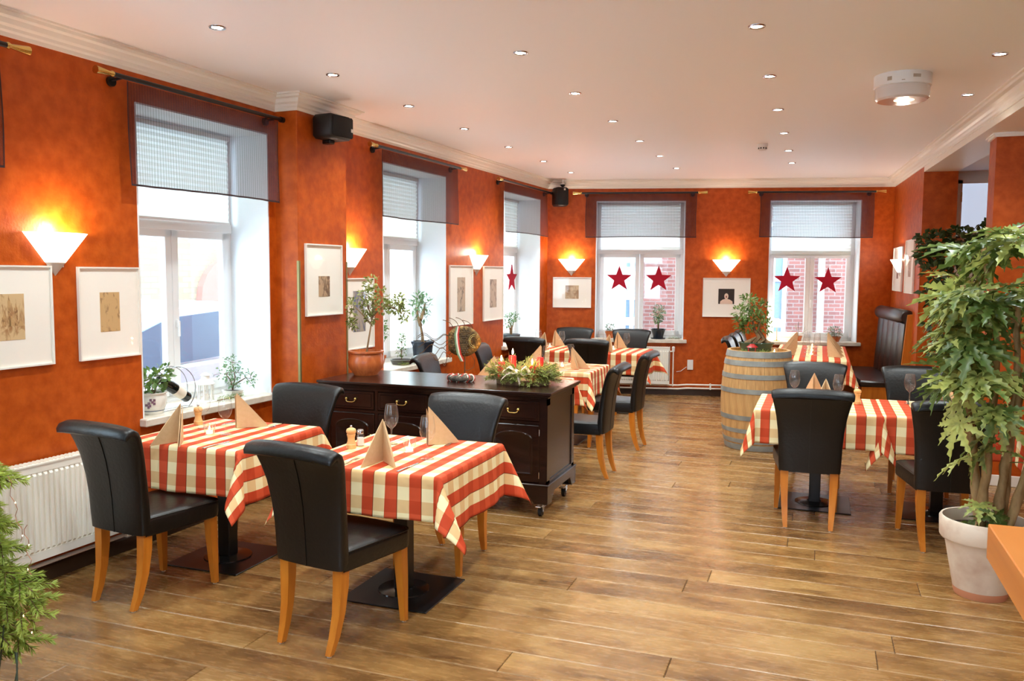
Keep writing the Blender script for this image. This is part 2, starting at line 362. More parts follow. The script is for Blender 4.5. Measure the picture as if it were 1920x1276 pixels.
# right-hand wall end, pier and beam
o = MB().box(-.34, 0, -.2, 2.2, 0, H).build('wall_right', M['wall']); o.location = RW.o; o.rotation_euler = (0, 0, RW.a)
tag(o, 'short orange wall at the right behind the leather bench', kind='structure')
o = MB().box(-.34, .001, 2.2, 15.6, 2.83, 3.05).build('beam', M['cornice']); o.location = RW.o; o.rotation_euler = (0, 0, RW.a)
tag(o, 'white beam along the right side of the ceiling', kind='structure')
pier = structure('wall_right_pier', 'orange pier behind the large potted plant')
MB().box(1.275, 3.4, 7.7, 7.98, 0, 2.9).build('masonry', M['wall'], pier)
s = MB()
for dz, dd in ((0, .015), (.02, .03), (.045, .045), (.06, .06)): s.box(1.275-dd, 3.4, 7.7-dd, 7.98+dd, 2.80+dz, 2.9)
s.build('cornice', M['cornice'], pier)
MB().box(1.262, 3.4, 7.688, 7.99, 0, .09, .004).build('skirting', M['cornice'], pier)
# side room
sr = structure('wall_side_room', 'pale partition wall with glazed light beyond the beam')
MB().box(1.3, 5, 11.05, 11.15, 0, 2.2).box(1.3, 1.50, 11.05, 11.15, 2.2, 2.9).box(1.95, 5, 11.05, 11.15, 2.2, 2.9).box(1.5, 1.95, 11.05, 11.15, 2.76, 2.9).build('masonry', M['cornice'], sr)
wn = structure('window_6', 'tall pale glazed light beyond the beam', (0, 11.0, 0))
MB().box(1.44, 1.50, 0, .1, 2.14, 2.80).box(1.95, 2.0, 0, .1, 2.14, 2.80).box(1.44, 2.0, 0, .1, 2.76, 2.82).box(1.44, 2.0, 0, .1, 2.14, 2.2).build('window_frame', M['cornice'], wn)
MB().box(1.5, 1.95, .04, .05, 2.2, 2.76).build('pane', emit_mat('self_glowing_pane', (.62, .72, .9, 1), .42), wn)  # pane glows by itself, standing in for light from behind
MB().box(1.488, 1.50, -.012, 0, 2.55, 2.66).build('hinge', M['brass'], wn)
tag(MB().box(5.0, 5.2, -3, 13.4, 0, 3.05).build('wall_far_right', M['wall']), 'orange wall at the far right, out of view', kind='structure')
FW = Fr(Vector((5.2, -3.0, 0)), pi/2)
wall('wall_front', FW, -.1, 10.0, [(3.2, 4.6, WL, WH), (6.2, 7.6, WL, WH)], label='orange wall behind the viewpoint with two added fill windows')  # both openings assumed, added to bring in fill daylight
# ceilings
tag(MB().box(-4.9, 2.0, -3.2, 13.2, 3.0, 3.15).build('ceiling', M['ceiling']), 'smooth white ceiling with recessed lights', kind='structure')
tag(MB().prism([tuple(RW(-.05, 15.6)[:2]), (5.2, -3.2), (5.2, 13.6), tuple(RW(-.05, -1.0)[:2])], 2.9, 3.2).build('ceiling_side', M['ceiling']), 'lower white ceiling right of the beam', kind='structure')
# cornice, mitred along the walls
def sweep(path, prof, name, m, label, closed=False):
    pts = [Vector((p[0], p[1], 0)) for p in path]; rings = []
    for i, p in enumerate(pts):
        d0 = (pts[i] - pts[i-1]).normalized() if i else None; d1 = (pts[i+1] - pts[i]).normalized() if i < len(pts)-1 else None
        n0 = Vector((d0.y, -d0.x, 0)) if d0 else None; n1 = Vector((d1.y, -d1.x, 0)) if d1 else None
        if n0 is None: off = n1
        elif n1 is None: off = n0
        else: off = (n0 + n1) / (1 + n0.dot(n1))
        rings.append([tuple(p + off*d + Vector((0, 0, z))) for d, z in prof])
    return tag(MB().loft(rings).build(name, m, smooth=30), label, kind='structure')
CP = [(-.01, 2.885), (.012, 2.885), (.014, 2.905), (.026, 2.915), (.03, 2.93), (.05, 2.94), (.058, 2.965), (.085, 2.972), (.09, 2.988), (.11, 2.99), (.11, 3.005), (-.01, 3.005)]
rc = RW(0, 0); 
sweep([LW(0, -2.9), LW(0, 5.42), LW(.2, 5.42), LW(.2, 6.07), LW(0, 6.07), BW(0, 0), rc, RW(0, 15.4)], CP, 'trim_4', M['cornice'], 'moulded white ceiling cornice around the room')
SK = [(-.01, 0), (.02, 0), (.02, .075), (.014, .085), (-.01, .085)]
sweep([LW(0, -2.9), LW(0, 5.42), LW(.2, 5.42), LW(.2, 6.07), LW(0, 6.07), BW(0, 0), rc, RW(0, 2.2)], SK, 'baseboard_left', M['skirt'], 'dark brown skirting along the walls')

# ---------------- floor: every plank its own piece
fl = structure('floor', 'worn wide oak plank floor')
sub = MB().box(-4.9, 5.2, -3.2, 13.6, -.2, -.006).build('subfloor', mat('plank_gap', rgb(70, 46, 28), .8), fl)
MB().box(-4.9, 5.2, -3.2, 1.06, -.006, 0).box(2.7, 5.2, 1.06, 13.6, -.006, 0).build('outer_boards', M['floor'], fl)
random.seed(7)
PW = .2; y = 1.06; k = 0; np_ = 0
while y < 12.85:
    x = -4.1 - random.uniform(0, 1.8)
    while x < 2.7:
        L_ = random.uniform(2.0, 3.4); x1 = min(x + L_, 2.7)
        a = max(x, -4.1)
        if x1 - a > .25:
            bm = MB(); l = x1 - a - .003; c = .003
            bm.add([(c,c,0),(l-c,c,0),(l-c,PW-.003-c,0),(c,PW-.003-c,0),(0,0,-c),(l,0,-c),(l,PW-.003,-c),(0,PW-.003,-c),(0,0,-.02),(l,0,-.02),(l,PW-.003,-.02),(0,PW-.003,-.02)],
                   [(0,1,2,3),(4,5,1,0),(5,6,2,1),(6,7,3,2),(7,4,0,3),(8,9,5,4),(9,10,6,5),(10,11,7,6),(11,8,4,7)])
            p = bm.build('plank', M['floor'], fl, fix=False); p.location = (a, y, 0); np_ += 1
        x = x1 if x1 >= 2.7 else x + L_
    y += PW

# ---------------- windows
HND = None
def window(num, fr, u0, u1, label, depth=.35, z0=WL, z1=WH, tz=2.0, ins=.0):
    uc = (u0 + u1) / 2; hw = (u1 - u0) / 2
    p = fr(0, uc); W = structure('window_%d' % num, label, p, fr.a)
    D = -depth; T = .07
    # plastered reveal lining
    s = MB(); e = .006
    s.box(D - .08, .002, -hw - .004, -hw + e, z0, z1).box(D - .08, .002, hw - e, hw + .004, z0, z1).box(D - .08, .002, -hw, hw, z1 - e, z1 + .004)
    s.build('reveal', M['reveal'], W)
    # sill board
    MB().box(D, .055, -hw - (.05 if num != 1 else .03), hw + (.05 if num not in (1,) else .03), z0 - .035, z0 + .014, .006).build('window_sill', M['sill'], W)
    f = MB(); fz0 = z0 + .012; A = hw - e; fw_ = .055
    f.box(D - T, D, -A, -A + fw_, fz0, z1 - e).box(D - T, D, A - fw_, A, fz0, z1 - e).box(D - T, D, -A, A, fz0, fz0 + fw_).box(D - T, D, -A, A, z1 - e - fw_, z1 - e).box(D - T, D + .015, -A, A, tz - .02, tz + .05, .004)
    f.build('window_frame', M['white'], W)
    for sgn in (-1, 1):
        a, b_ = (-A + fw_ - .012, -.001) if sgn < 0 else (.001, A - fw_ + .012)
        zz0, zz1 = fz0 + fw_ - .012, tz - .01; q = .06
        c = MB().box(D - .04, D + .012, a, a + q, zz0, zz1, .004).box(D - .04, D + .012, b_ - q, b_, zz0, zz1, .004).box(D - .04, D + .012, a, b_, zz0, zz0 + q + .01, .004).box(D - .04, D + .012, a, b_, zz1 - q, zz1, .004)
        co = c.build('casement', M['white'], W)
        MB().box(D - .022, D - .018, a + q - .01, b_ - q + .01, zz0 + q - .005, zz1 - q + .01).build('pane', M['pane'], co)
        if sgn > 0: MB().box(D + .012, D + .03, a + .018, a + .038, 1.30, 1.36, .003).box(D + .03, D + .042, a + .02, a + .036, 1.24, 1.35, .003).build('handle', M['white'], co)
    MB().box(D - .04, D - .036, -A + fw_, A - fw_, tz + .05, z1 - fw_).build('pane', M['pane'], W)
    return W
window(1, LW, 4.09, 5.33, 'deep white casement window nearest on the left wall')
window(2, LW, 6.98, 8.28, 'second white casement window on the left wall')
window(3, LW, 9.89, 11.2, 'third white casement window near the far left corner')
window(4, BW, .69, 1.92, 'left of the two far windows', .2)
window(5, BW, 3.06, 4.25, 'right of the two far windows', .24)
window(7, LW, 1.68, 2.92, 'window at the left edge, mostly outside the picture')
window(8, LW, -1.22, .02, 'assumed left wall window behind the viewpoint, added for daylight fill')  # unseen window, added to brighten the room and ceiling
window(9, FW, 3.2, 4.6, 'assumed window behind the viewpoint, added for daylight fill')  # this and the next are unseen, added as daylight fill
window(10, FW, 6.2, 7.6, 'second assumed window behind the viewpoint, added for daylight fill')

def blind(fr, u0, u1, depth, zb, label, z1=WH - .02):
    uc = (u0+u1)/2; hw = (u1-u0)/2 - .06; p = fr(-depth + .035, uc)
    t = thing('pleated_blind', label, 'blind', p, fr.a, 'pleated window blinds')
    MB().box(-.015, .02, -hw, hw, z1 - .03, z1, .003).build('head_rail', M['white'], t)
    n = int((z1 - .03 - zb) / .02)
    rings = [[(-.006 if i % 2 else .006, -hw + .005, z1 - .03 - i*(z1 - .03 - zb)/n), (-.006 if i % 2 else .006, hw - .005, z1 - .03 - i*(z1 - .03 - zb)/n)] for i in range(n+1)]
    MB().loft(rings, caps=False, closed=False).build('pleated_fabric', M['blind'], t, fix=False)
    MB().box(-.012, .014, -hw, hw, zb - .02, zb, .003).build('bottom_rail', M['white'], t)
    return t
blind(LW, 4.09, 5.33, .35, 2.06, 'white pleated blind glowing in the nearest left window')
blind(LW, 6.98, 8.28, .35, 2.06, 'white pleated blind glowing in the second left window')
blind(LW, 9.89, 11.2, .35, 2.06, 'white pleated blind in the third left window by the corner')
blind(BW, .69, 1.92, .2, 2.04, 'glowing white pleated blind in the left far window')
blind(BW, 3.06, 4.25, .24, 1.97, 'glowing white pleated blind in the right far window, hung slightly lower')
blind(LW, 1.68, 2.92, .35, 2.06, 'white pleated blind in the window at the left picture edge')

def curtain(fr, r0, r1, c0, c1, label, rlabel, seed=0, fin=(1, 1)):
    rnd = random.Random(seed); uc = (c0+c1)/2
    t = thing('curtain_rod', rlabel, 'curtain rod', fr(.1, uc, 2.815), fr.a, 'dark curtain rods')
    MB().tube([(0, r0-uc+.12*fin[0], 0), (0, r1-uc-.12*fin[1], 0)], .014, 10).build('rod', M['blackmetal'], t, smooth=40)
    for e, sg, on in ((r0, -1, fin[0]), (r1, 1, fin[1])):
        b0 = e - uc - sg*.13*on
        if on:
            MB().tube([(0, b0, 0), (0, b0 + sg*.015, 0), (0, b0+sg*.03, 0), (0, b0+sg*.13, .0)], [.012, .018, .012, .024], 10).build('finial', M['brass'], t, smooth=40)
        else:
            MB().tube([(0, b0, 0), (0, b0 + sg*.03, 0)], [.022, .022], 10).build('finial', M['blackmetal'], t, smooth=40)
        MB().tube([(-.098, b0-sg*.06, -.02), (-.08, b0-sg*.06, -.02)], .03, 12).tube([(-.09, b0-sg*.06, -.015), (0, b0-sg*.06, -.005)], .009, 8).build('bracket', M['blackmetal'], t, smooth=40)
    q = thing('sheer_curtain', label, 'curtain', fr(.085, uc), fr.a, 'short brown sheer curtains')
    hw = (c1-c0)/2; ph = rnd.uniform(0, 6)
    def fn(a, b): 
        y = -hw + 2*hw*a; z = 2.80 - b*.585
        return (.006*sin(y*17+ph)*b + .004*sin(y*41+ph)*b + .008*b, y + .004*sin(z*9+ph), z + .006*sin(y*3+ph)*b)
    MB().grid(fn, 48, 10).build('sheer_panel', M['sheer'], q, smooth=180, fix=False)
    MB().grid(lambda a, b: (lambda p: (p[0]+.001, p[1], p[2] - .012*b))(fn(a, 1.0)), 48, 1).grid(lambda a, b: (lambda p: (p[0]+.001, p[1]+.007*b, p[2]))(fn(0, a)), 12, 1).grid(lambda a, b: (lambda p: (p[0]+.001, p[1]-.007*b, p[2]))(fn(1, a)), 12, 1).build('hem', mat('dark_hem', rgb(52, 34, 36), .8), q, fix=False)
curtain(LW, 3.72, 5.36, 3.95, 5.345, 'brown sheer curtain panel hanging over the nearest left window', 'dark rod with one brass finial over the nearest left window', 1, (1, 0))
curtain(LW, 6.6, 8.56, 6.83, 8.40, 'brown sheer curtain panel over the second left window', 'dark rod with brass finials over the second left window', 2)
curtain(LW, 9.48, 11.38, 9.7, 11.24, 'brown sheer curtain panel over the third left window by the corner', 'dark rod over the third left window by the corner', 3, (1, 0))
curtain(BW, .36, 2.2, .54, 2.06, 'brown sheer curtain panel over the left far window', 'dark rod with pale finials over the left far window', 4)
curtain(BW, 2.74, 4.53, 2.91, 4.39, 'brown sheer curtain panel over the right far window', 'dark rod with pale finials over the right far window', 5)
curtain(LW, 1.3, 3.31, 1.55, 3.16, 'edge of a brown sheer curtain at the left picture edge', 'brass finial and rod end at the left picture edge', 6)

# ---------------- radiators and pipes
def radiator(fr, u0, u1, z0, z1, label):
    uc = (u0+u1)/2; hw = (u1-u0)/2; t = thing('radiator', label, 'radiator', fr(0, uc), fr.a)
    n = int((u1-u0) / .0333); s = MB(); w_ = (2*hw - .03) / n
    for i in range(n):
        a = -hw + .015 + i*w_
        s.add([(.1, a, z0+.045), (.1, a+w_*.28, z0+.045), (.112, a+w_*.4, z0+.06), (.112, a+w_*.88, z0+.06), (.1, a+w_, z0+.045),
               (.1, a, z1-.05), (.1, a+w_*.28, z1-.05), (.112, a+w_*.4, z1-.068), (.112, a+w_*.88, z1-.068), (.1, a+w_, z1-.05)],
              [(0,1,6,5),(1,2,7,6),(2,3,8,7),(3,4,9,8),(1,3,2),(7,8,6),(1,4,3),(8,9,6)])
    s.box(.098, .106, -hw, hw, z1-.052, z1-.012).box(.098, .106, -hw, hw, z0, z0+.046)
    s.build('front_panel', M['white_warm'], t)
    MB().box(.045, .055, -hw+.01, hw-.01, z0+.01, z1-.02).build('rear_panel', M['white_warm'], t)
    MB().box(.03, .108, -hw, -hw+.006, z0+.01, z1).box(.03, .108, hw-.006, hw, z0+.01, z1).build('side_cover', M['white_warm'], t)
    g = MB().box(.028, .11, -hw, hw, z1-.014, z1-.006)
    for i in range(int(hw*2/.025)): g.box(.036, .1, -hw+.012+i*.025, -hw+.022+i*.025, z1-.006, z1-.001)
    g.build('top_grille', M['white_warm'], t)
    MB().box(-.01, .05, -hw+.2, -hw+.23, z0+.1, z1-.1).box(-.01, .05, hw-.23, hw-.2, z0+.1, z1-.1).build('wall_bracket', M['white_warm'], t)
    return t
M['white_warm'] = mat('cream_radiator_enamel', rgb(248, 244, 232), .35)
radiator(LW, 2.25, 3.93, .16, .685, 'cream ribbed panel radiator under the pictures at far left')
radiator(BW, .72, 1.742, .16, .685, 'white ribbed panel radiator below the left far window')
t = thing('thermostat_valve', 'white thermostat valve beside the radiator under the left far window', 'radiator valve', BW(.07, 1.79))
t.rotation_euler = (0, 0, AB)
MB().tube([(0, 0, .62), (0, 0, .68)], [.018, .022], 12).tube([(0,0,.68),(0,0,.69)],[.022,.012],12).build('knob', M['cyltin'], t, smooth=40)
MB().tube([(0, 0, .13), (0, 0, .62)], .009, 8).tube([(0,0,.62),(0,-.05,.62)],.009,8).build('riser_pipe', M['white_warm'], t, smooth=40)
t = thing('heating_pipes', 'pair of thin white heating pipes along the foot of the far wall', 'pipe', BW(0, 0), AB)
s = MB()
for z in (.155, .105):
    s.tube([(.06, .9, z-.01), (.06, 1.86, z-.01), (.045, 1.99, z+.0), (.045, 4.6, z)], .011, 8)
s.build('pipe', M['white_warm'], t, smooth=40)
s = MB()
for u in (1.2, 2.3, 3.3, 4.2): s.box(.0, .06, u, u+.02, .09, .172)
s.build('pipe_clip', M['white_warm'], t)
t = thing('heating_pipes', 'thin beige heating pipe running below the left radiator', 'pipe', LW(0, 0), AL)
MB().tube([(.05, 0, .115), (.05, 3.86, .115), (.05, 5.3, .115)], .012, 8).tube([(.06, 3.89, .2), (.06, 3.89, .115)], .01, 8).box(.04, .07, 3.87, 3.91, .1, .13, .004).tube([(.05, 6.2, .115), (.05, 11.3, .115)], .012, 8).build('pipe', M['white_warm'], t, smooth=40)
t = thing('wall_socket', 'small white double wall socket right of the left far window', 'socket', BW(0, 2.0), AB)
MB().box(0, .012, -.01, .07, .36, .50, .003).build('cover_plate', M['cyltin'], t)
MB().tube([(.006, -.02, .40), (.02, -.1, .34), (.02, -.16, .33)], .004, 6).build('cord', M['cyltin'], t)

# ---------------- ceiling fittings
ring = MB().lathe([(.030, -.002), (.034, -.006), (.043, -.006), (.046, 0), (.046, .004)], 20)
dl = thing('ceiling_downlight', 'x', 'ceiling light')
r_ = ring.build('trim_ring', M['chrome'], dl, smooth=50)
b_ = MB().lathe([(.0001, -.003), (.030, -.002), (.030, .01)], 18).build('lamp_face', emit_mat('halogen_face', (1, .90, .74, 1), 50), dl)
sp = bpy.data.lights.new('halogen_beam', 'SPOT'); sp.energy = SPOT_W; sp.color = (.84, .94, .95); sp.spot_size = radians(126); sp.spot_blend = .8; sp.shadow_soft_size = .03
so = bpy.data.objects.new('halogen_beam', sp); COL.objects.link(so); so.parent = dl; so.location = (0, 0, -.02)
PD = Proto(dl)
ordn = ['nearest', 'second nearest', 'third', 'fourth', 'fifth', 'second farthest', 'farthest']
row1 = [(-3.08, y) for y in (3.81, 4.95, 6.05, 7.15, 8.31, 9.48, 10.63)]
row2 = [(-1.715, y) for y in (4.82, 6.01, 7.19, 8.33, 9.44, 10.58)]
row3 = [(-.36, y) for y in (4.71, 5.90, 7.09, 8.26, 9.43, 10.47)]
row4 = [(.945, 5.74), (.95, 6.93)]
for row, nm, ords in ((row1, 'leftmost row, along the windows', ordn), (row2, 'middle-left row', ['nearest', 'second nearest', 'third', 'fourth', 'second farthest', 'farthest']), (row3, 'middle-right row', ['nearest', 'second nearest', 'third', 'fourth', 'second farthest', 'farthest']), (row4, 'pair by the right beam', ['nearer', 'farther'])):
    for i, (x, y) in enumerate(row):
        PD((x, y, 3.0), 0, '%s round recessed ceiling light of the %s' % (ords[i], nm), 'recessed ceiling lights')
for i, (x, y) in enumerate(((-3.08, 2.6), (-1.715, 3.6), (-.36, 3.5), (.95, 4.5), (-1.715, 2.3), (-.36, 2.2), (.95, 3.2), (-1.715, .8), (2.6, 5.5), (2.6, 2.5), (2.0, 9.6))):  # assumed unseen lights, added for fill; the last brightens the side window frame
    PD((x, y, 3.0 if x < 2 else 2.9), 0, 'assumed recessed ceiling light out of view, added for fill light', 'recessed ceiling lights')
t = thing('emergency_light', 'round white ceiling-mounted emergency light with glossy lens', 'emergency light', (.46, 6.16, 3.0))
MB().lathe([(.002, 0), (.175, 0), (.175, -.075), (.168, -.08)], 40).build('base', M['cyltin'], t, smooth=40)
MB().lathe([(.168, -.076), (.163, -.15), (.150, -.162), (.0001, -.162)], 40).build('diffuser', mat('milky_diffuser', rgb(226, 214, 206), .12, Transmission_Weight=.1, Coat_Weight=.5), t, smooth=40)
MB().lathe([(.0001, -.1635), (.062, -.1635), (.062, -.1625)], 24, c=(.01, -.03, 0)).build('reflector', emit_mat('lens_glow', (1, .72, .5, 1), 1.6), t)
gm_ = mat('grey_marking', rgb(176, 160, 140), .5)
for a, ww, z0, z1 in ((-1.15, .05, -.045, -.025), (-1.62, .02, -.062, -.057), (-2.1, .03, -.055, -.03)):
    s = MB(); s.grid(lambda i, j, a=a, ww=ww, z0=z0, z1=z1: (.1757*cos(a+(i-.5)*ww/.175), .1757*sin(a+(i-.5)*ww/.175), z0+(z1-z0)*j), 4, 1); s.build('marking', gm_, t)
t = thing('smoke_detector', 'small white smoke detector on the ceiling', 'smoke detector', (-.59, 8.9, 3.0))
MB().lathe([(.05, 0), (.05, -.02), (.043, -.028), (.04, -.055), (.032, -.062), (.0001, -.062)], 24).build('housing', M['cyltin'], t, smooth=30)
s = MB()
for i in range(10): 
    a = 2*pi*i/10; s.box(.0395, .043, -.006, .006, -.05, -.035); 
    s.v[-8:] = [tuple(Matrix.Rotation(a, 3, 'Z') @ Vector(p)) for p in s.v[-8:]]
s.build('vent', M['blackplastic'], t)

# ---------------- speakers
def speaker(loc, rz, label, sc=1.0):
    t = thing('loudspeaker', label, 'loudspeaker', loc, rz)
    MB().box(-.11*sc, .09*sc, -.13*sc, .13*sc, -.09*sc, .09*sc, .025*sc).build('cabinet', M['blackplastic'], t, smooth=50)
    MB().box(.085*sc, .103*sc, -.115*sc, .115*sc, -.078*sc, .078*sc, .012*sc).build('grille', mat('speaker_grille', rgb(26, 26, 28), .85), t, smooth=50)
    MB().box(.1025*sc, .105*sc, .085*sc, .11*sc, -.03*sc, -.005*sc).build('badge', M['cyltin'], t)
    MB().box(-.09*sc, -.01*sc, -.03*sc, .03*sc, -.12*sc, -.088*sc, .006).build('bracket', M['blackmetal'], t)
    return t
speaker(LW(.33, 5.70, 2.795), AL - .12, 'black wall loudspeaker high on the projecting pier')
speaker(BW(.16, .19, 2.76), AB+.5, 'small black loudspeaker up in the far left corner').rotation_euler = (pi/2, 0, AB+.5)
t = thing('security_camera', 'small dark dome camera above the corner loudspeaker', 'camera', BW(.16, .22, 2.93), AB)
MB().lathe([(.0001, -.035), (.02, -.03), (.034, -.01), (.034, 0)], 16).build('dome', M['blackplastic'], t, smooth=60)
MB().box(-.03, .03, -.03, .03, 0, .02, .004).tube([(0, 0, .02), (0, 0, .07)], .01, 8).build('mount', M['cyltin'], t)

# ---------------- wall sconces
def sconce_parts():
    t = thing('wall_sconce', 'x', 'wall lamp')
    # half cone, open top; local x out of the wall
    def hc(z0, z1, z2, w2, d2, name, m):
        s = MB(); n = 16; rings = []
        for z in [z0 + (z1-z0)*i/6 for i in range(7)]:
            k = z/z2
            rings.append([(d2*k*sin(pi*i/n), w2*k*cos(pi*i/n), z) for i in range(n+1)])
        s.loft(rings, caps=False, closed=False)
        return s
    s = hc(.075, .235, .235, .19, .13, 'shade', None)
    s.build('glass_shade', emit_mat('opal_glass_lit', (1, .84, .64, 1), 3.2, rgb(250, 240, 225)), t, smooth=60, fix=False)
    s = hc(.002, .075, .235, .19, .13, 'tip', None); s.build('plaster_tip', mat('plaster_tip', rgb(214, 205, 196), .6), t, smooth=60, fix=False)
    MB().box(.0, .008, -.05, .05, .05, .2).build('back_plate', M['cyltin'], t)
    l = bpy.data.lights.new('sconce_bulb', 'POINT'); l.energy = SCONCE_W; l.color = (1, .86, .72); l.shadow_soft_size = .05
    lo = bpy.data.objects.new('sconce_bulb', l); COL.objects.link(lo); lo.parent = t; lo.location = (.06, 0, .25)
    return t
PS = Proto(sconce_parts())
for fr, u, n, lb in ((LW, 3.50, .0, 'glowing triangular wall lamp between the two nearest pictures at left'), (LW, 6.42, .0, 'glowing triangular wall lamp just behind the projecting pier'), (LW, 9.07, .0, 'glowing triangular wall lamp between second and third left windows'),
                     (BW, .345, .0, 'glowing triangular wall lamp left of the left far window'), (BW, 2.49, .0, 'glowing triangular wall lamp between the two far windows'), (RW, .82, .0, 'glowing triangular wall lamp on the short right wall above the bench')):
    PS(fr(n, u, 1.665), fr.a, lb, 'triangular glass wall lamps')

# ---------------- framed pictures
M['matboard'] = mat('ivory_mat_board', rgb(250, 246, 236), .7)
M['picframe'] = mat('white_picture_moulding', rgb(240, 236, 226), .3)
M['picglass'] = glass_mat('picture_glass', (1, 1, 1, 1), .3, .02)
def sketch_mat(name, paper, ink, scale, seed, dens=.5):
    m = mat(name, paper, .8); N, Lk = nt(m); b = N['Principled BSDF']; tc = N.new('ShaderNodeTexCoord'); mp = N.new('ShaderNodeMapping')
    mp.inputs['Location'].default_value = (seed*3.1, seed*1.7, seed); mp.inputs['Scale'].default_value = (1, 1.6, .8); Lk.new(tc.outputs['Object'], mp.inputs[0])
    n = N.new('ShaderNodeTexNoise'); n.inputs['Scale'].default_value = scale; n.inputs['Detail'].default_value = 8; n.inputs['Distortion'].default_value = 1.2; Lk.new(mp.outputs[0], n.inputs['Vector'])
    v = N.new('ShaderNodeTexNoise'); v.inputs['Scale'].default_value = scale*.35; Lk.new(mp.outputs[0], v.inputs['Vector'])
    a = N.new('ShaderNodeMath'); a.operation = 'MULTIPLY'; Lk.new(n.outputs[0], a.inputs[0]); Lk.new(v.outputs[0], a.inputs[1])
    mid = tuple((p + 2*q)/3 for p, q in zip(paper, ink))
    r = ramp(m, [(.24, paper), (.32, mid), (.42, ink)]); 
    Lk.new(a.outputs[0], r.inputs[0]); Lk.new(r.outputs[0], b.inputs['Base Color']); return m
def picture(fr, u0, u1, z0, z1, label, art, m, n0=0.0, extra=None, grp='white framed pictures'):
    uc, zc = (u0+u1)/2, (z0+z1)/2; a, h = (u1-u0)/2, (z1-z0)/2
    t = thing('framed_picture', label, 'picture', fr(n0 + .002, uc, zc), fr.a, grp)
    e = .009
    MB().box(0, .02, -a, -a+e, -h, h).box(0, .02, a-e, a, -h, h).box(0, .02, -a+e, a-e, -h, -h+e).box(0, .02, -a+e, a-e, h-e, h).build('picture_frame', M['picframe'], t)
    MB().box(0, .008, -a+e, a-e, -h+e, h-e).build('mat_board', M['matboard'], t)
    y0, y1, q0, q1 = art
    p = MB().box(.008, .0095, y0, y1, q0, q1).build('print', m, t)
    if extra: extra(t, y0, y1, q0, q1)
    MB().add([(.014, -a+e, -h+e), (.014, a-e, -h+e), (.014, a-e, h-e), (.014, -a+e, h-e)], [(0, 1, 2, 3)]).build('picture_glass', M['picglass'], t)
    return t
tan, brn = rgb(214, 184, 138), rgb(116, 84, 54)
def towers(t, y0, y1, q0, q1):
    s = MB(); rnd = random.Random(4)
    w_ = y1-y0; hh = q1-q0
    for i, (c, ww, top) in enumerate(((.22, .16, .5), (.42, .1, .86), (.5, .2, .45), (.68, .12, .7), (.82, .2, .38))):
        x = y0 + c*w_; s.box(.0095, .0101, x-ww*w_/2, x+ww*w_/2, q0+hh*.3, q0+hh*top)
        s.add([(.0098, x-ww*w_*.35, q0+hh*top), (.0098, x+ww*w_*.35, q0+hh*top), (.0098, x, q0+hh*(top+.12))], [(0, 1, 2)])
    s.build('drawn_skyline', sketch_mat('skyline_ink', rgb(196, 158, 108), rgb(130, 92, 58), 60, 9), t)
picture(LW, 2.98, 3.464, 1.186, 1.722, 'white framed sepia city sketch at the left picture edge', (-.075, .075, -.12, .12), sketch_mat('sketch_a', tan, rgb(168, 124, 80), 22, 1), extra=towers)
picture(LW, 3.632, 4.07, 1.184, 1.718, 'white framed narrow brown sketch left of the nearest window', (-.07, .07, -.11, .12), sketch_mat('sketch_b', rgb(206, 170, 118), brn, 26, 2))
picture(LW, 5.489, 5.975, 1.358, 1.912, 'white framed small sketch on the projecting pier', (-.075, .075, -.13, .03), sketch_mat('sketch_c', rgb(190, 160, 128), rgb(110, 84, 66), 24, 3), .2)
picture(LW, 6.32, 6.79, 1.02, 1.645, 'white framed blue and grey print half hidden behind the pier', (-.1, .1, -.16, .2), sketch_mat('sketch_d', rgb(176, 164, 150), rgb(70, 92, 130), 11, 4))
picture(LW, 8.35, 8.945, 1.115, 1.78, 'white framed grey print right of the second window', (-.1, .1, -.18, .2), sketch_mat('sketch_e', rgb(196, 176, 154), rgb(84, 78, 78), 18, 5))
picture(LW, 9.25, 9.845, 1.126, 1.778, 'white framed pale print left of the third window', (-.1, .1, -.17, .17), sketch_mat('sketch_f', rgb(200, 180, 160), rgb(110, 96, 92), 18, 6))
def face_lines(t, y0, y1, q0, q1):
    s = MB()
    for cx, r in ((-.045, .032), (.035, .03)):
        for k, rr in enumerate((r, r*.5)):
            s.tube([(.0102, cx+rr*cos(a)*1.1, rr*sin(a)*.8+.005) for a in [i*pi/8 for i in range(15 if k == 0 else 12)]], .0014, 4)
    s.build('drawn_lines', mat('thin_sepia_ink', rgb(140, 100, 76), .8), t)
picture(BW, .085, .63, 1.214, 1.645, 'white framed small line drawing on the far wall left of the window', (-.095, .095, -.09, .10), sketch_mat('sketch_g', rgb(208, 184, 152), rgb(170, 140, 112), 12, 7), extra=face_lines)
def portrait(t, y0, y1, q0, q1):
    sk = mat('pale_skin_paint', rgb(232, 206, 186), .7); hw = (y1-y0)/2
    el = lambda cy, cz, ry, rz_, n=20: [(cy+ry*cos(2*pi*i/n), cz+rz_*sin(2*pi*i/n)) for i in range(n)]
    MB().prism([(-.085, q0), (-.082, q0+.035), (-.05, q0+.06), (-.018, q0+.07), (.018, q0+.07), (.05, q0+.06), (.085, q0+.035), (.088, q0)], .0095, .0102, 'x').build('painted_shoulders', sk, t)
    MB().prism(el(0, q0+.108, .028, .04), .0096, .0106, 'x').build('painted_head', sk, t)
    MB().prism(el(0, q0+.10, .008, .016, 12), .0106, .0109, 'x').build('painted_mouth', mat('red_paint', rgb(120, 40, 36), .7), t)
picture(BW, 2.18, 2.82, 1.11, 1.65, 'white framed small dark portrait between the two far windows', (-.108, .108, -.09, .12), mat('dark_portrait_ground', rgb(52, 44, 44), .7), extra=portrait)
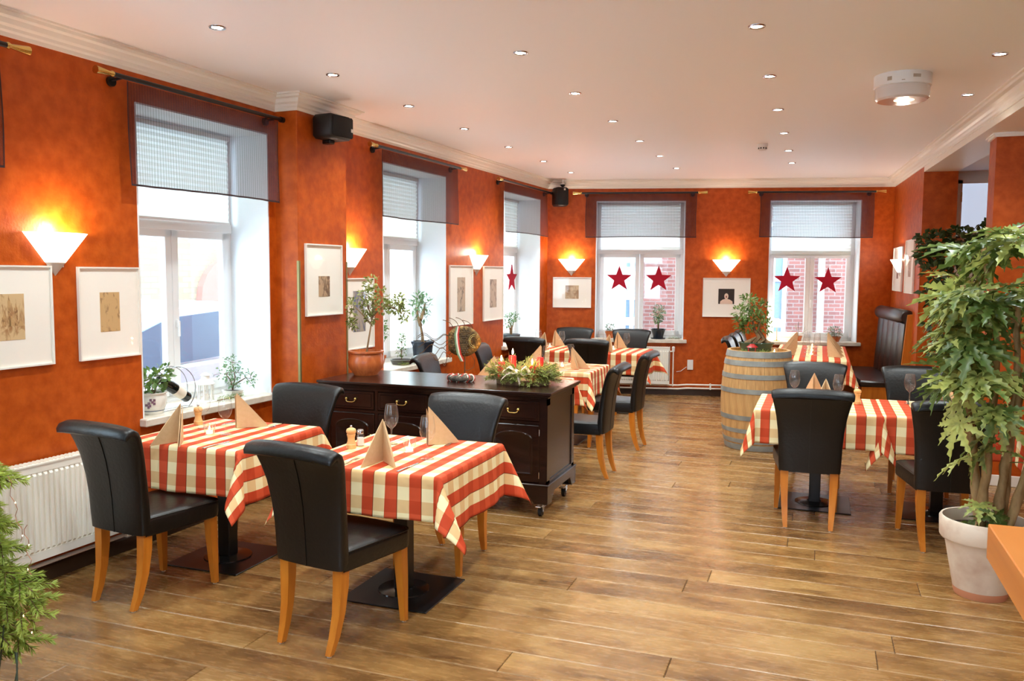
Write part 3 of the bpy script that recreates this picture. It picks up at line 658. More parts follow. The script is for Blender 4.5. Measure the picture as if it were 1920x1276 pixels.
picture(RW, .25, 1.0, 1.5, 2.06, 'farther of two white framed prints on the short right wall', (-.09, .05, -.12, .1), sketch_mat('sketch_i', rgb(170, 140, 132), rgb(70, 50, 50), 16, 8))
picture(RW, 1.25, 1.87, 1.49, 2.12, 'nearer of two white framed prints on the short right wall', (-.09, .09, -.12, .12), sketch_mat('sketch_j', rgb(200, 176, 160), rgb(120, 90, 84), 16, 9))
# ---------------- red stars in the windows
star = []
for i in range(10):
    a = pi/2 + i*pi/5; r = .19 if i % 2 == 0 else .078; star.append((r*cos(a), r*sin(a)))
st = thing('window_star', 'x', 'star')
MB().prism(star, -.006, .006, 'x').build('felt_star', mat('red_felt', rgb(176, 26, 48), .8, spec=.2), st)
MB().tube([(0, 0, .19), (0, 0, .30)], .001, 4).build('hanging_thread', M['cyltin'], st)
PSt = Proto(st)
for fr, n, u, z, lb in ((BW, -.14, 1.02, 1.625, 'red star hanging in the left pane of the left far window'), (BW, -.14, 1.575, 1.625, 'red star hanging in the right pane of the left far window'),
                        (BW, -.18, 3.34, 1.625, 'red star hanging in the left pane of the right far window'), (BW, -.18, 3.89, 1.615, 'red star hanging in the right pane of the right far window'), (LW, -.28, 10.86, 1.625, 'red star hanging in the third left window, partly hidden')):
    PSt(fr(n, u, z), fr.a, lb, 'red hanging window stars')
# ================================================================ FURNITURE
def chair_proto():
    t = thing('dining_chair', 'x', 'chair')
    path = [(-.196,.385,.196,.034,0),(-.198,.45,.2,.036,0),(-.205,.56,.203,.034,0),(-.217,.66,.21,.031,0),(-.235,.76,.223,.028,0),(-.254,.83,.238,.027,.2),(-.272,.88,.25,.027,.6),(-.290,.908,.257,.027,1),(-.312,.921,.259,.027,1),(-.332,.916,.259,.026,1),(-.346,.902,.257,.020,1),(-.352,.888,.252,.008,1)]
    rings = []; seam = []
    n = 32
    for i, (y, z, w_, th, ar) in enumerate(path):
        a, b_ = path[max(i-1, 0)], path[min(i+1, len(path)-1)]
        T = Vector((b_[0]-a[0], b_[1]-a[1])).normalized(); N = Vector((T.y, -T.x))
        r = []
        for k in range(n):
            q = 2*pi*(k+.5)/n; cx, cy = cos(q), sin(q); e = .42
            x = w_*(1 if cx > 0 else -1)*abs(cx)**e; c = th*(1 if cy > 0 else -1)*abs(cy)**e
            bow = .016*(1-(x/w_)**2)
            r.append((x, y + N.x*c - bow*(z/.9), z + N.y*c + ar*.014*(1-(x/w_)**2)))
        rings.append(r)
        if i < 8:
            o = th + .0015; bw = .016*z/.9
            seam.append([(.004, y - N.x*o - bw, z - N.y*o + ar*.014), (-.004, y - N.x*o - bw, z - N.y*o + ar*.014), (-.004, y - N.x*(o-.006) - bw, z - N.y*(o-.006) + ar*.014), (.004, y - N.x*(o-.006) - bw, z - N.y*(o-.006) + ar*.014)])
    MB().loft(rings).build('backrest', M['leather'], t, smooth=50)
    MB().loft([[(x*(1+.6*i/8), y, z) for x, y, z in r] for i, r in enumerate(seam)]).build('back_pleat', M['leather'], t, smooth=30)
    # seat cushion
    def plan(ins, z, crown=0.0):
        r = []; hwf, hwr, yf, yr, rad = .232-ins, .196-ins, .262-ins, -.20, .055
        pts = [(-hwr, yr), (hwr, yr)]
        for k in range(7):
            a = -.1 + (pi/2+.1)*k/6; pts.append((hwf - rad + rad*cos(a), yf - rad + rad*sin(a)))
        pts.append((hwf*.5, yf + .008)); pts.append((0, yf + .012)); pts.append((-hwf*.5, yf + .008))
        for k in range(6, -1, -1):
            a = -.1 + (pi/2+.1)*k/6; pts.append((-(hwf - rad + rad*cos(a)), yf - rad + rad*sin(a)))
        return [(x, y, z) for x, y in pts]
    MB().loft([plan(.012, .372), plan(.002, .38), plan(0, .40), plan(0, .445), plan(.003, .462), plan(.014, .472), plan(.05, .479), plan(.12, .482)]).build('seat', M['leather'], t, smooth=40)
    pp = plan(.002, .463); MB().tube(pp[1:] + [pp[0]], .0035, 6, caps=False).build('seat_piping', M['leather'], t, smooth=180)
    for sx in (-1, 1):
        for rear in (0, 1):
            st = [(.19, .212, .375, .024), (.194, .215, .25, .022), (.2, .226, .006, .014)] if not rear else [(.158, -.185, .39, .026), (.157, -.187, .30, .025), (.153, -.198, .18, .021), (.148, -.222, .08, .018), (.143, -.25, .006, .014)]
            lg = MB().loft([[(sx*x+a*h, y+b_*h, z) for a, b_ in ((-1,-1),(1,-1),(1,1),(-1,1))] for x, y, z, h in st]).build('leg', M['legwood'], t, smooth=35)
            x, y = st[-1][0]*sx, st[-1][1]
            MB().lathe([(.0001, 0), (.011, 0), (.011, .007), (.0001, .007)], 10, c=(x, y, 0)).build('glide', M['cyltin'], lg)
    return t
PC = Proto(chair_proto())
CH = [
 (-3.28, 3.465, -7, 'black leather dining chair nearest the left radiator, its back to the camera'),
 (-2.09, 3.39, -9, 'large black leather dining chair in the foreground, pushed to the front table'),
 (-3.19, 4.47, 180, 'black leather chair facing us at the far side of the left window table'),
 (-2.04, 4.46, 178, 'black leather chair facing us between the front table and the sideboard'),
 (-3.08, 6.98, -84, 'black leather chair beside the second window, showing above the sideboard'),
 (-3.05, 8.25, -84, 'bluish lit black chair behind the metal fish ornament'),
 (-3.22, 9.60, -2, 'black chair behind the wreath, back to us, by the third window'),
 (-2.47, 9.62, -2, 'black chair, back to us, between the two rows of left tables'),
 (-3.16, 10.93, 182, 'black chair against the far wall in the left corner'),
 (-2.37, 10.95, 182, 'black chair facing us in front of the left far window'),
 (-1.86, 6.88, 90, 'black leather chair seen side-on just past the sideboard, back to the aisle'),
 (-1.84, 8.10, 88, 'black leather chair seen side-on farther along the aisle'),
 (-.04, 6.13, 3, 'black leather chair in front of the wine barrel table, back to us'),
 (.765, 5.91, 6, 'black leather chair partly behind the large potted plant, back to us'),
 (-.02, 7.33, 180, 'black leather chair between the barrel and the right table, facing us'),
 (.76, 7.33, 180, 'black leather chair facing us behind the potted plant foliage'),
 (-.72, 10.42, -90, 'nearest of three black chairs left of the long table'),
 (-.70, 11.05, -90, 'middle of three black chairs left of the long table'),
 (-.69, 11.66, -90, 'farthest of three black chairs left of the long table'),
]
for x, y, r, lb in CH: PC((x, y, 0), radians(r), lb, 'black leather dining chairs')

def table_proto():
    t = thing('pedestal_table', 'x', 'table')
    MB().box(-.25, .25, -.25, .25, 0, .008, .003).build('base_plate', M['blackmetal'], t)
    MB().lathe([(.14, .008), (.137, .014), (.06, .020), (.05, .022)], 32).build('base_disc', mat('polished_black_metal', rgb(20, 20, 22), .15), t, smooth=30)
    MB().box(-.04, .04, -.04, .04, .008, .70, .003).build('column', M['blackmetal'], t)
    MB().box(-.2, .2, -.03, .03, .69, .715).box(-.03, .03, -.2, .2, .69, .715).build('top_support', M['blackmetal'], t)
    MB().box(-.385, .385, -.385, .385, .715, .742, .004).build('tabletop', M['legwood'], t)
    return t
PT = Proto(table_proto())
CLOTH_Z = .748
def cloth(cx, cy, hw, hl, d, label, m='check', seed=0, K=.42, lean=(0, 0, 0, 0), rz=0.0, zt=CLOTH_Z, W=.13):
    """d = hang (left, right, front, back); corners lean sideways by lean[fl, fr, bl, br]"""
    rnd = random.Random(seed); ph = [rnd.uniform(0, 6) for _ in range(8)]
    def axis(h, dn, dp):
        L_ = [-h - dn*t for t in (1, .94, .8, .66, .52, .38, .24, .12, .05, .02)] + [-h + 2*h*i/12 for i in range(13)] + [h + dp*t for t in (.02, .05, .12, .24, .38, .52, .66, .8, .94, 1)]
        return L_
    U, V = axis(hw, d[0], d[1]), axis(hl, d[2], d[3]); nu = len(U)
    def hang(a):     # arc over the table edge, then straight down
        R = .014
        if a < R*pi/2: return R*sin(a/R), R*(1-cos(a/R))
        return R, R + a - R*pi/2
    vs = []; uv = []
    for v in V:
        for u in U:
            a, b_ = max(0, abs(u)-hw), max(0, abs(v)-hl); su, sv = (1 if u > 0 else -1), (1 if v > 0 else -1)
            x, y = max(-hw, min(hw, u)), max(-hl, min(hl, v)); z = zt
            if a and not b_:
                e, dz = hang(a); q = a/.3; edge = 1 - (abs(v)/hl)**6
                x += su*(e + .004 + q*(.010 + .012*sin(v*13+ph[0 if su < 0 else 1]) + .005*sin(v*31+ph[2]))*edge + q*.006); z -= dz
            elif b_ and not a:
                e, dz = hang(b_); q = b_/.3; edge = 1 - (abs(u)/hw)**6
                y += sv*(e + .004 + q*(.010 + .012*sin(u*13+ph[3 if sv < 0 else 4]) + .005*sin(u*29+ph[5]))*edge + q*.006); z -= dz
            elif a and b_:
                r = sqrt(a*a + b_*b_); th = atan2(b_, a); e, dz = hang(r); q = r/.3; s2 = sin(2*th)
                m_ = max(0, r-.01)*K*s2; ci = (0 if su < 0 else 1) + (0 if sv < 0 else 2); le = lean[ci]
                zz = sqrt(max(dz*dz - m_*m_, 0)) if m_ < dz else 0
                wd = max(0, r-.02)*W*sin(4*th)
                x += su*((e+.004+q*.006)*cos(th)**2 + m_*.707*(1+le) + wd*.707); y += sv*((e+.004+q*.006)*sin(th)**2 + m_*.707*(1-le) - wd*.707); z -= zz
            vs.append((x, y, z)); uv.append((u, v))
    fs = [(j*nu+i, j*nu+i+1, (j+1)*nu+i+1, (j+1)*nu+i) for j in range(len(V)-1) for i in range(nu-1)]
    me = bpy.data.meshes.new('tablecloth'); me.from_pydata(vs, [], fs); me.materials.append(M[m])
    ul = me.uv_layers.new(name='UVMap')
    for lp in me.loops: ul.data[lp.index].uv = uv[lp.vertex_index]
    me.polygons.foreach_set('use_smooth', [True]*len(me.polygons))
    o = bpy.data.objects.new('tablecloth', me); COL.objects.link(o); o.location = (cx, cy, 0); o.rotation_euler = (0, 0, rz)
    md = o.modifiers.new('thickness', 'SOLIDIFY'); md.thickness = .0015; md.offset = -1
    return tag(o, label, 'tablecloth', 'red and cream checked tablecloths')

# ---- table ware prototypes
def t_napkin():
    t = thing('folded_napkin', 'x', 'napkin'); L_, h = .185, .215
    s = MB()
    for sg in (-1, 1):
        a = radians(27)*sg; dx, dy = sin(a), -cos(a); tx = 0.0015; px, py = cos(a)*sg, sin(a)*sg
        for off, sh in ((0, 0), (.007, .012)):   # two paper layers
            A, B_, D_ = (0, off*.6, h-sh), (0, off*.6, .002), (dx*(L_-sh), dy*(L_-sh)+off*.3, .002)
            m1 = ((A[0]+D_[0])/2 + px*.004, (A[1]+D_[1])/2, (A[2]+D_[2])/2)
            tri = [A, B_, D_, m1]
            vs = [(x+px*off, y+py*off, z) for x, y, z in tri] + [(x+px*(off+tx), y+py*(off+tx), z) for x, y, z in tri]
            s.add(vs, [(0,1,2,3),(7,6,5,4),(0,4,5,1),(1,5,6,2),(2,6,7,3),(3,7,4,0)])
    s.build('folded_paper', M['napkin'], t); return t
def t_glass():
    t = thing('wine_glass', 'x', 'glass')
    MB().lathe([(.0001, .001), (.034, .001), (.035, .003), (.02, .006), (.007, .012), (.0045, .03), (.004, .06), (.005, .085), (.012, .094), (.024, .104), (.034, .120), (.0395, .14), (.0405, .155), (.039, .175), (.035, .2), (.031, .222)], 24).build('bowl', M['glass'], t, smooth=180)
    MB().lathe([(.0312, .2215), (.0305, .2225), (.0298, .2215)], 24).build('rim', M['glass'], t, smooth=180)
    return t
def t_fork():
    t = thing('fork', 'x', 'fork'); s = MB().loft([[(x-.0, y, z+q) for x, q in ((-w_, 0), (w_, 0), (w_, .002), (-w_, .002))] for y, w_, z in ((-.095,.006,.001),(-.05,.004,.001),(.0,.003,.004),(.025,.004,.006),(.04,.011,.004))])
    for k in range(4): s.box(-.011+k*.0062, -.0082+k*.0062, .04, .088, .003, .005)
    s.build('tines_and_handle', M['steel'], t, smooth=30); return t
def t_knife():
    t = thing('knife', 'x', 'knife')
    MB().loft([[(x, y, z) for x, z in ((-w_, 0), (w_, 0), (w_, h), (-w_, h))] for y, w_, h in ((-.105,.007,.003),(-.06,.0055,.004),(-.01,.004,.004))]).build('handle', M['steel'], t, smooth=30)
    MB().prism([(-.003, -.01), (.004, -.01), (.009, .02), (.009, .08), (.004, .105), (-.003, .095)], .001, .0022).build('blade', M['steel'], t); return t
def t_tea():
    t = thing('tealight_glass', 'x', 'candle')
    MB().lathe([(.0001, .001), (.026, .001), (.028, .005), (.036, .066), (.034, .066), (.026, .01)], 20).build('glass_cup', M['glass'], t, smooth=60)
    MB().lathe([(.0001, .006), (.019, .006), (.019, .022), (.0001, .022)], 16).build('candle', M['wax_white'], t, smooth=40)
    MB().lathe([(.0001, .024), (.004, .03), (.0045, .036), (.002, .046), (.0001, .052)], 8).build('flame', M['flame'], t, smooth=180); return t
def t_pep():
    t = thing('pepper_mill', 'x', 'pepper mill'); wd = noise_mat('turned_light_wood', rgb(222, 172, 108), rgb(236, 192, 130), 8, .4)
    MB().lathe([(.0001, 0), (.026, 0), (.027, .004), (.027, .022), (.024, .026), (.024, .03), (.020, .04), (.019, .055), (.022, .07), (.0235, .072), (.0235, .078), (.021, .08)], 20).build('body', wd, t, smooth=35)
    MB().lathe([(.021, .081), (.026, .086), (.027, .096), (.023, .106), (.01, .112), (.0001, .113)], 20).build('head', wd, t, smooth=60)
    MB().lathe([(.0001, .126), (.006, .124), (.007, .119), (.004, .113), (.0001, .112)], 12).build('knob', M['chrome'], t, smooth=60); return t
def t_salt():
    t = thing('salt_shaker', 'x', 'salt shaker')
    MB().lathe([(.0001, .001), (.021, .001), (.022, .004), (.021, .055), (.015, .068)], 16).build('glass_jar', M['glass'], t, smooth=50)
    MB().lathe([(.0001, .003), (.018, .003), (.018, .045), (.0001, .047)], 14).build('salt', mat('salt', rgb(244, 242, 238), .9), t, smooth=50)
    MB().lathe([(.016, .066), (.019, .068), (.019, .084), (.014, .09), (.0001, .092)], 16).build('cap', M['chrome'], t, smooth=40); return t
P = {k: Proto(f()) for k, f in dict(napkin=t_napkin, glass=t_glass, fork=t_fork, knife=t_knife, tea=t_tea, pep=t_pep, salt=t_salt).items()}
TZ = CLOTH_Z + .001
GRP = dict(napkin='sand coloured folded paper napkins', glass='empty wine glasses', fork='forks', knife='knives', tea='burning tealights in glass cups', pep='small wooden pepper mills', salt='small glass salt shakers')
KN = dict(napkin='upright folded sand paper napkin', glass='empty stemmed wine glass', fork='steel fork', knife='steel table knife', tea='burning tealight in a clear glass cup', pep='small wooden pepper mill', salt='small glass salt shaker with metal cap')
def put(k, x, y, rz, where, z=None): return P[k]((x, y, TZ if z is None else z), rz, KN[k] + ' ' + where, GRP[k])
def setting(cx, cy, ang, where, rad_=.225, turn=0.0, cut=True, gl=(.19, .105), nx=0.0):
    """ang: direction from the table centre towards the diner"""
    d = Vector((cos(ang), sin(ang))); r = Vector((-d.y, d.x))   # diner's right when looking at the table centre
    q = Vector((cx, cy))
    p = q + d*rad_ + r*nx; put('napkin', p.x, p.y, ang + pi/2 + turn, where)
    p = q + d*gl[1] + r*gl[0]; put('glass', p.x, p.y, 0, where)
    if cut:
        p = q + d*.31 - r*.14; put('fork', p.x, p.y, ang + pi/2 + .05, where)
        p = q + d*.30 + r*.18; put('knife', p.x, p.y, ang + pi/2 - .04, where)

TB = dict(T1=(-3.265, 4.04), T2=(-2.045, 3.945), T3a=(-2.49, 7.0), T3b=(-2.46, 8.235), T4a=(-3.23, 10.28), T4b=(-2.40, 10.28), R1=(0.01, 6.6), R2=(.83, 6.62))
DS = dict(T1='the first window table', T2='the front table', T3a='the table just behind the sideboard', T3b='the second table behind the sideboard', T4a='the far corner table', T4b='the table before the far radiator', R1='the table by the barrel', R2='the table behind the big plant')
for k, (x, y) in TB.items():
    PT((x, y, 0), 0, 'square black pedestal table under the checked cloth, ' + DS[k], 'square pedestal tables')
CL = 'red and cream checked tablecloth on '
cloth(*TB['T1'], .39, .38, (.26, .30, .26, .262), CL + DS['T1'], seed=1, lean=(0, -.5, 0, .3))
cloth(*TB['T2'], .395, .41, (.26, .30, .225, .262), CL + DS['T2'], seed=2, lean=(0, .2, 0, .2), K=.40, W=.2)
cloth(*TB['T3a'], .39, .39, (.26, .26, .26, .26), CL + DS['T3a'], 'check2', seed=3)
cloth(*TB['T3b'], .39, .385, (.26, .26, .30, .26), CL + DS['T3b'], 'check2', seed=4, lean=(0, -.3, 0, 0))
cloth(*TB['T4a'], .40, .39, (.24, .24, .26, .26), CL + DS['T4a'], seed=5, K=.12, W=.05)
cloth(*TB['T4b'], .41, .39, (.24, .30, .26, .26), CL + DS['T4b'], seed=6, lean=(0, .2, 0, .8))
cloth(*TB['R1'], .41, .40, (.27, .27, .25, .26), CL + DS['R1'], seed=7, lean=(.1, .2, 0, 0), K=.28)
cloth(*TB['R2'], .39, .40, (.31, .28, .262, .26), CL + DS['R2'], seed=8, lean=(.3, 0, 0, 0), K=.22)
x, y = TB['T2']; x0, y0 = x, y
setting(x, y, -pi/2, 'at the near side of the front table', .225, radians(20))
setting(x, y, pi/2, 'at the far side of the front table', .22, radians(-18), gl=(.16, .165), nx=-.04)
put('tea', -2.02, 3.965, 0, 'in the middle of the front table'); put('pep', -2.356, 3.935, 0, 'on the left of the front table'); put('salt', -2.345, 4.015, 0, 'behind the pepper mill on the front table')
x, y = TB['T1']
setting(x, y, -pi/2, 'at the near side of the first window table', .30, radians(8), gl=(.03, .04), nx=-.06)
setting(x, y, pi/2, 'at the far side of the first window table', .155, radians(-26), gl=(.225, .08), nx=.04)
put('tea', -3.32, 3.965, 0, 'in the middle of the first window table'); put('pep', -3.60, 4.2, 0, 'by the wall on the first window table')
x, y = TB['T3a']
setting(x, y, 0, 'on the aisle side of the table just behind the sideboard'); setting(x, y, pi, 'on the window side of the table just behind the sideboard')
x, y = TB['T3b']
setting(x, y, 0, 'on the aisle side of the second table behind the sideboard', .14, radians(-25), gl=(.12, .06), nx=-.1); setting(x, y, pi, 'on the window side of the second table behind the sideboard')
put('tea', x + .02, y - .05, 0, 'on the second table behind the sideboard')
for k, n_ in (('T4a', 'the far corner table'), ('T4b', 'the table before the far radiator')):
    x, y = TB[k]; setting(x, y, -pi/2, 'at the near side of ' + n_, cut=False); setting(x, y, pi/2, 'at the far side of ' + n_, cut=False)
    put('tea', x, y, 0, 'on ' + n_); put('salt', x-.2, y-.05, 0, 'on ' + n_)
x, y = TB['R1']; setting(x, y, -pi/2, 'at the near side of the table by the barrel', gl=(.14, .0), nx=.05); setting(x, y, pi/2, 'at the far side of the table by the barrel', .13, gl=(.17, .16), nx=.03)
put('tea', x-.1, y+.02, 0, 'on the table by the barrel'); put('pep', .285, 6.70, 0, 'on the right edge of the table by the barrel')
x, y = TB['R2']; setting(x, y, -pi/2, 'at the near side of the table behind the big plant'); setting(x, y, pi/2, 'at the far side of the table behind the big plant', .22, gl=(.18, .24), nx=-.12)
put('tea', x-.02, y, 0, 'on the table behind the big plant')

# ---- long table by the bench
t = thing('dining_table', 'long dining table between three chairs and the leather bench', 'table', (-.075, 11.08, 0))
MB().box(-.38, .38, -.98, .98, .715, .742, .004).build('tabletop', M['legwood'], t)
for dy in (-.6, .6):
    MB().box(-.25, .25, dy-.2, dy+.2, 0, .008, .003).build('base_plate', M['blackmetal'], t)
    MB().box(-.04, .04, dy-.04, dy+.04, .008, .715, .003).build('column', M['blackmetal'], t)
cloth(-.075, 11.08, .40, 1.0, (.28, .28, .28, .06), 'long red and cream checked tablecloth beside the leather bench', seed=9)
for i, (yy, nm) in enumerate(((10.5, 'near end'), (11.05, 'middle'), (11.6, 'far end'))):
    for sd, sn in ((pi, 'chair side'), (0, 'bench side')):
        setting(-.075, yy, sd, 'at the %s of the long table, %s' % (nm, sn), .19, radians(10 if sd else -10), cut=False, gl=(.11, .06))
    put('tea', -.075, yy + .12, 0, 'at the %s of the long table' % nm)

# ---- leather bench with high back along the right wall
M['bench'] = mat('glossy_black_leather', rgb(8, 8, 10), .34, spec=1.0)
t = thing('leather_bench', 'black leather bench with high rolled back and honey wood end panels', 'bench', (.905, 12.32, 0), -3.0304)
# local x out from the wall, local y towards the camera
Lb = 1.68
MB().box(.08, .60, 0, Lb-.02, .06, .40).build('base', M['legwood'], t)
MB().box(.03, .57, .02, Lb-.04, 0, .06).build('plinth', M['skirt'], t)
MB().box(.12, .63, 0, Lb, .40, .475, .02).build('seat', M['bench'], t, smooth=40)
prof = [(.10, .40), (.20, .44), (.19, .6), (.165, .9), (.15, 1.14)]
sec = [(.05, .42), (.205, .42), (.195, .62), (.18, .85), (.165, 1.16), (.05, 1.16)]
MB().prism(sec, .03, Lb - .02, 'y').build('backrest', M['bench'], t)
s = MB()
for i in range(5):
    a = .04 + i*(Lb-.07)/5; b_ = a + (Lb-.07)/5 - .006
    s.loft([[(x + .018*sin(pi*(k)/6), a + (b_-a)*k/6, z) for k in range(7)] for x, z in ((.206, .44), (.196, .62), (.181, .85), (.166, 1.15))], caps=False, closed=False)
s.build('channel_cushion', M['bench'], t, smooth=60)
rings = []
for y_ in (.03, .05, Lb-.04, Lb-.02):
    k = .8 if y_ in (.03, Lb-.02) else 1
    rings.append([(.14 + .08*k*cos(a), y_, 1.22 + .085*k*sin(a)) for a in [2*pi*i/20 for i in range(20)]])
MB().loft(rings).build('head_roll', M['bench'], t, smooth=50)
MB().prism([(.0, 0), (.20, 0), (.20, .48), (.15, 1.15), (.14, 1.25), (.0, 1.27)], Lb-.02, Lb+.015, 'y').build('end_panel', M['legwood'], t)
MB().box(0, .05, 0, Lb, 0, 1.28).build('rear_panel', M['legwood'], t)

# ---- sideboard on castors
t = thing('sideboard', 'long dark wooden sideboard on castors dividing the room', 'sideboard', (-2.6275, 5.82, 0))
W2, D2 = .885, .335; zb, ztop = .10, .885
dw = M['darkwood']
s = MB()
for z0, z1, o_ in ((.865, .885, .045), (.853, .865, .036), (.838, .853, .018)): s.box(-W2-o_, W2+o_, -D2-o_, D2+o_, z0, z1, .004)
s.build('top', dw, t, smooth=25)
s = MB().box(-W2, W2, -D2+.02, D2, .22, .838).box(-W2, -W2+.05, -D2, -D2+.03, .22, .838).box(W2-.05, W2, -D2, -D2+.03, .22, .838)
for i in range(1, 4): x = -W2 + 2*W2*i/4; s.box(x-.012, x+.012, -D2+.004, -D2+.03, .22, .838)
s.box(-W2, W2, -D2+.002, -D2+.03, .652, .672).box(-W2, W2, -D2+.002, -D2+.03, .818, .838)
s.build('carcass', dw, t)
for sx in (-1, 1):
    s = MB(); x0, x1 = (W2, W2+.008) if sx > 0 else (-W2-.008, -W2)
    s.box(x0, x1, -D2, -D2+.06, .22, .838).box(x0, x1, D2-.06, D2, .22, .838).box(x0, x1, -D2, D2, .22, .26).box(x0, x1, -D2, D2, .79, .838)
    s.build('side_panel', dw, t)
# plinth with shaped bracket feet
def bracket(L0, L1, axis, c0, c1):
    n = 10; pts = [(L0, .235), (L0, zb), (L0+.10, zb)]
    for k in range(n+1):
        a = k/n; pts.append((L0 + .10 + .07*a, zb + .07*sin(a*pi/2)))
    for k in range(n+1):
        a = 1-k/n; pts.append((L1 - .10 - .07*a, zb + .07*sin(a*pi/2)))
    pts += [(L1-.10, zb), (L1, zb), (L1, .235)]
    return MB().prism(pts, c0, c1, axis)
bracket(-W2-.02, W2+.02, 'y', -D2-.02, -D2+.005).build('plinth', dw, t)
bracket(-W2-.02, W2+.02, 'y', D2-.005, D2+.02).build('plinth', dw, t)
bracket(-D2-.0195, D2+.0195, 'x', W2-.005, W2+.0195).build('plinth', dw, t); bracket(-D2-.0195, D2+.0195, 'x', -W2-.0195, -W2+.005).build('plinth', dw, t)
MB().box(-W2-.026, W2+.026, -D2-.026, D2+.026, .225, .24, .005).build('plinth_moulding', dw, t)
bay = 2*W2/4
for i in range(4):
    xc = -W2 + bay*(i+.5); hb = bay/2 - .016 - (.018 if i in (0, 3) else 0); xc += (.018 if i == 0 else -.018 if i == 3 else 0)
    dr = MB().box(xc-hb, xc+hb, -D2-.006, -D2+.02, .676, .814, .005).build('drawer', dw, t)
    MB().box(xc-hb+.02, xc+hb-.02, -D2-.010, -D2-.004, .694, .797, .004).build('drawer_panel', dw, dr)
    s = MB()
    for sg in (-1, 1): s.lathe([(.0001, -.012), (.009, -.01), (.011, 0), (.008, .006), (.0001, .01)], 12, c=(xc+sg*.038, -D2-.018, .757))
    s.tube([(xc-.038, -D2-.02, .752), (xc-.034, -D2-.028, .738), (xc-.02, -D2-.03, .732), (xc+.02, -D2-.03, .732), (xc+.034, -D2-.028, .738), (xc+.038, -D2-.02, .752)], .0036, 8)
    s.build('handle', M['brass'], dr, smooth=60)
    do = MB().box(xc-hb, xc+hb, -D2-.003, -D2+.02, .244, .648, .004).build('door', dw, t)
    r = hb - .045; zc = .548
    ap = [(xc-r, .30), (xc+r, .30), (xc+r, zc)] + [(xc + r*cos(a), zc + .055*sin(a)) for a in [pi*k/12 for k in range(1, 12)]] + [(xc-r, zc)]
    inn = [(xc + (x-xc)*.86, .30 + .018 + (z-.30)*.88) for x, z in ap]
    s = MB(); n = len(ap); s.add([(x, -D2-.003, z) for x, z in ap] + [(xc+(x-xc)*.95, -D2-.012, .444+(z-.444)*.97) for x, z in ap] + [(x, -D2-.006, z) for x, z in inn], [tuple(range(2*n, 3*n))] + [(j*n+i2, j*n+(i2+1) % n, (j+1)*n+(i2+1) % n, (j+1)*n+i2) for j in range(2) for i2 in range(n)])
    s.build('arched_panel', dw, do, smooth=30)
    kx = xc + (hb-.02)*(1 if i % 2 == 0 else -1)
    MB().lathe([(.0001, -.01), (.008, -.008), (.010, 0), (.007, .006), (.0001, .01)], 12, c=(kx, -D2-.018, .49)).tube([(kx, -D2-.016, .49), (kx, -D2, .49)], .004, 6).build('knob', M['brass'], do, smooth=60)
    s = MB()
    for zz in (.30, .60): s.tube([(xc - (hb+.003)*(1 if i % 2 == 0 else -1), -D2-.006, zz-.022), (xc - (hb+.003)*(1 if i % 2 == 0 else -1), -D2-.006, zz+.022)], .004, 8)
    s.build('hinge', M['steel'], do)
for sx in (-1, 1):
    for sy in (-1, 1):
        cx_, cy_ = sx*(W2-.05), sy*(D2-.05)
        k = MB().tube([(cx_-.012, cy_, .036), (cx_+.012, cy_, .036)], .036, 20).build('castor', M['blackplastic'], t, smooth=40)
        MB().box(cx_-.05, cx_+.05, cy_-.04, cy_+.04, .098, .104).prism([(cy_-.03, .10), (cy_+.035, .10), (cy_+.012, .028), (cy_-.012, .028)], cx_-.019, cx_-.016, 'x').prism([(cy_-.03, .10), (cy_+.035, .10), (cy_+.012, .028), (cy_-.012, .028)], cx_+.016, cx_+.019, 'x').tube([(cx_-.022, cy_, .036), (cx_+.022, cy_, .036)], .007, 8).box(cx_-.02, cx_+.02, cy_-.075, cy_-.02, .075, .083, .002).build('castor_bracket', M['chrome'], k)

# ---- wine barrel
oak = noise_mat('barrel_oak', rgb(184, 138, 84), rgb(216, 172, 112), 5, .55, .2, 30, stretch=(5, 5, .8))
hoopm = noise_mat('galvanised_hoop', rgb(128, 132, 128), rgb(158, 162, 156), 8, .5, spec=.6)
t = thing('wine_barrel', 'upright oak wine barrel with grey hoops used as a stand', 'barrel', (-.55, 8.62, 0))
Hb, RB, RE = .965, .352, .298
def rz_(z): k = (z - Hb/2)/(Hb/2); return RE + (RB-RE)*(1-k*k)
NS = 26; st = []
for j in range(11):
    z = Hb*j/10; r = rz_(z); a = pi/NS*.985
    st.append([(r*cos(-a), r*sin(-a), z), (r*1.001, 0, z), (r*cos(a), r*sin(a), z), ((r-.025)*cos(a), (r-.025)*sin(a), z), ((r-.025)*cos(-a), (r-.025)*sin(-a), z)])
so_ = MB().loft(st).build('stave', oak, t)
for i in range(1, NS):
    c = so_.copy(); COL.objects.link(c); c.parent = t; c.rotation_euler = (0, 0, 2*pi*i/NS)
for z0, z1 in ((.905, .962), (.825, .875), (.70, .745), (.56, .605), (.30, .345), (.175, .215), (.075, .115), (.004, .06)):
    if z0 == .56: pass
    MB().lathe([(rz_(z0)+.001, z0), (rz_(z0)+.0045, z0), (rz_(z1)+.0045, z1), (rz_(z1)+.001, z1)], 52).build('hoop', hoopm, t, smooth=30)
MB().lathe([(.0001, Hb-.035), (RE-.012, Hb-.035), (RE-.012, Hb-.05)], 40).build('head', oak, t)

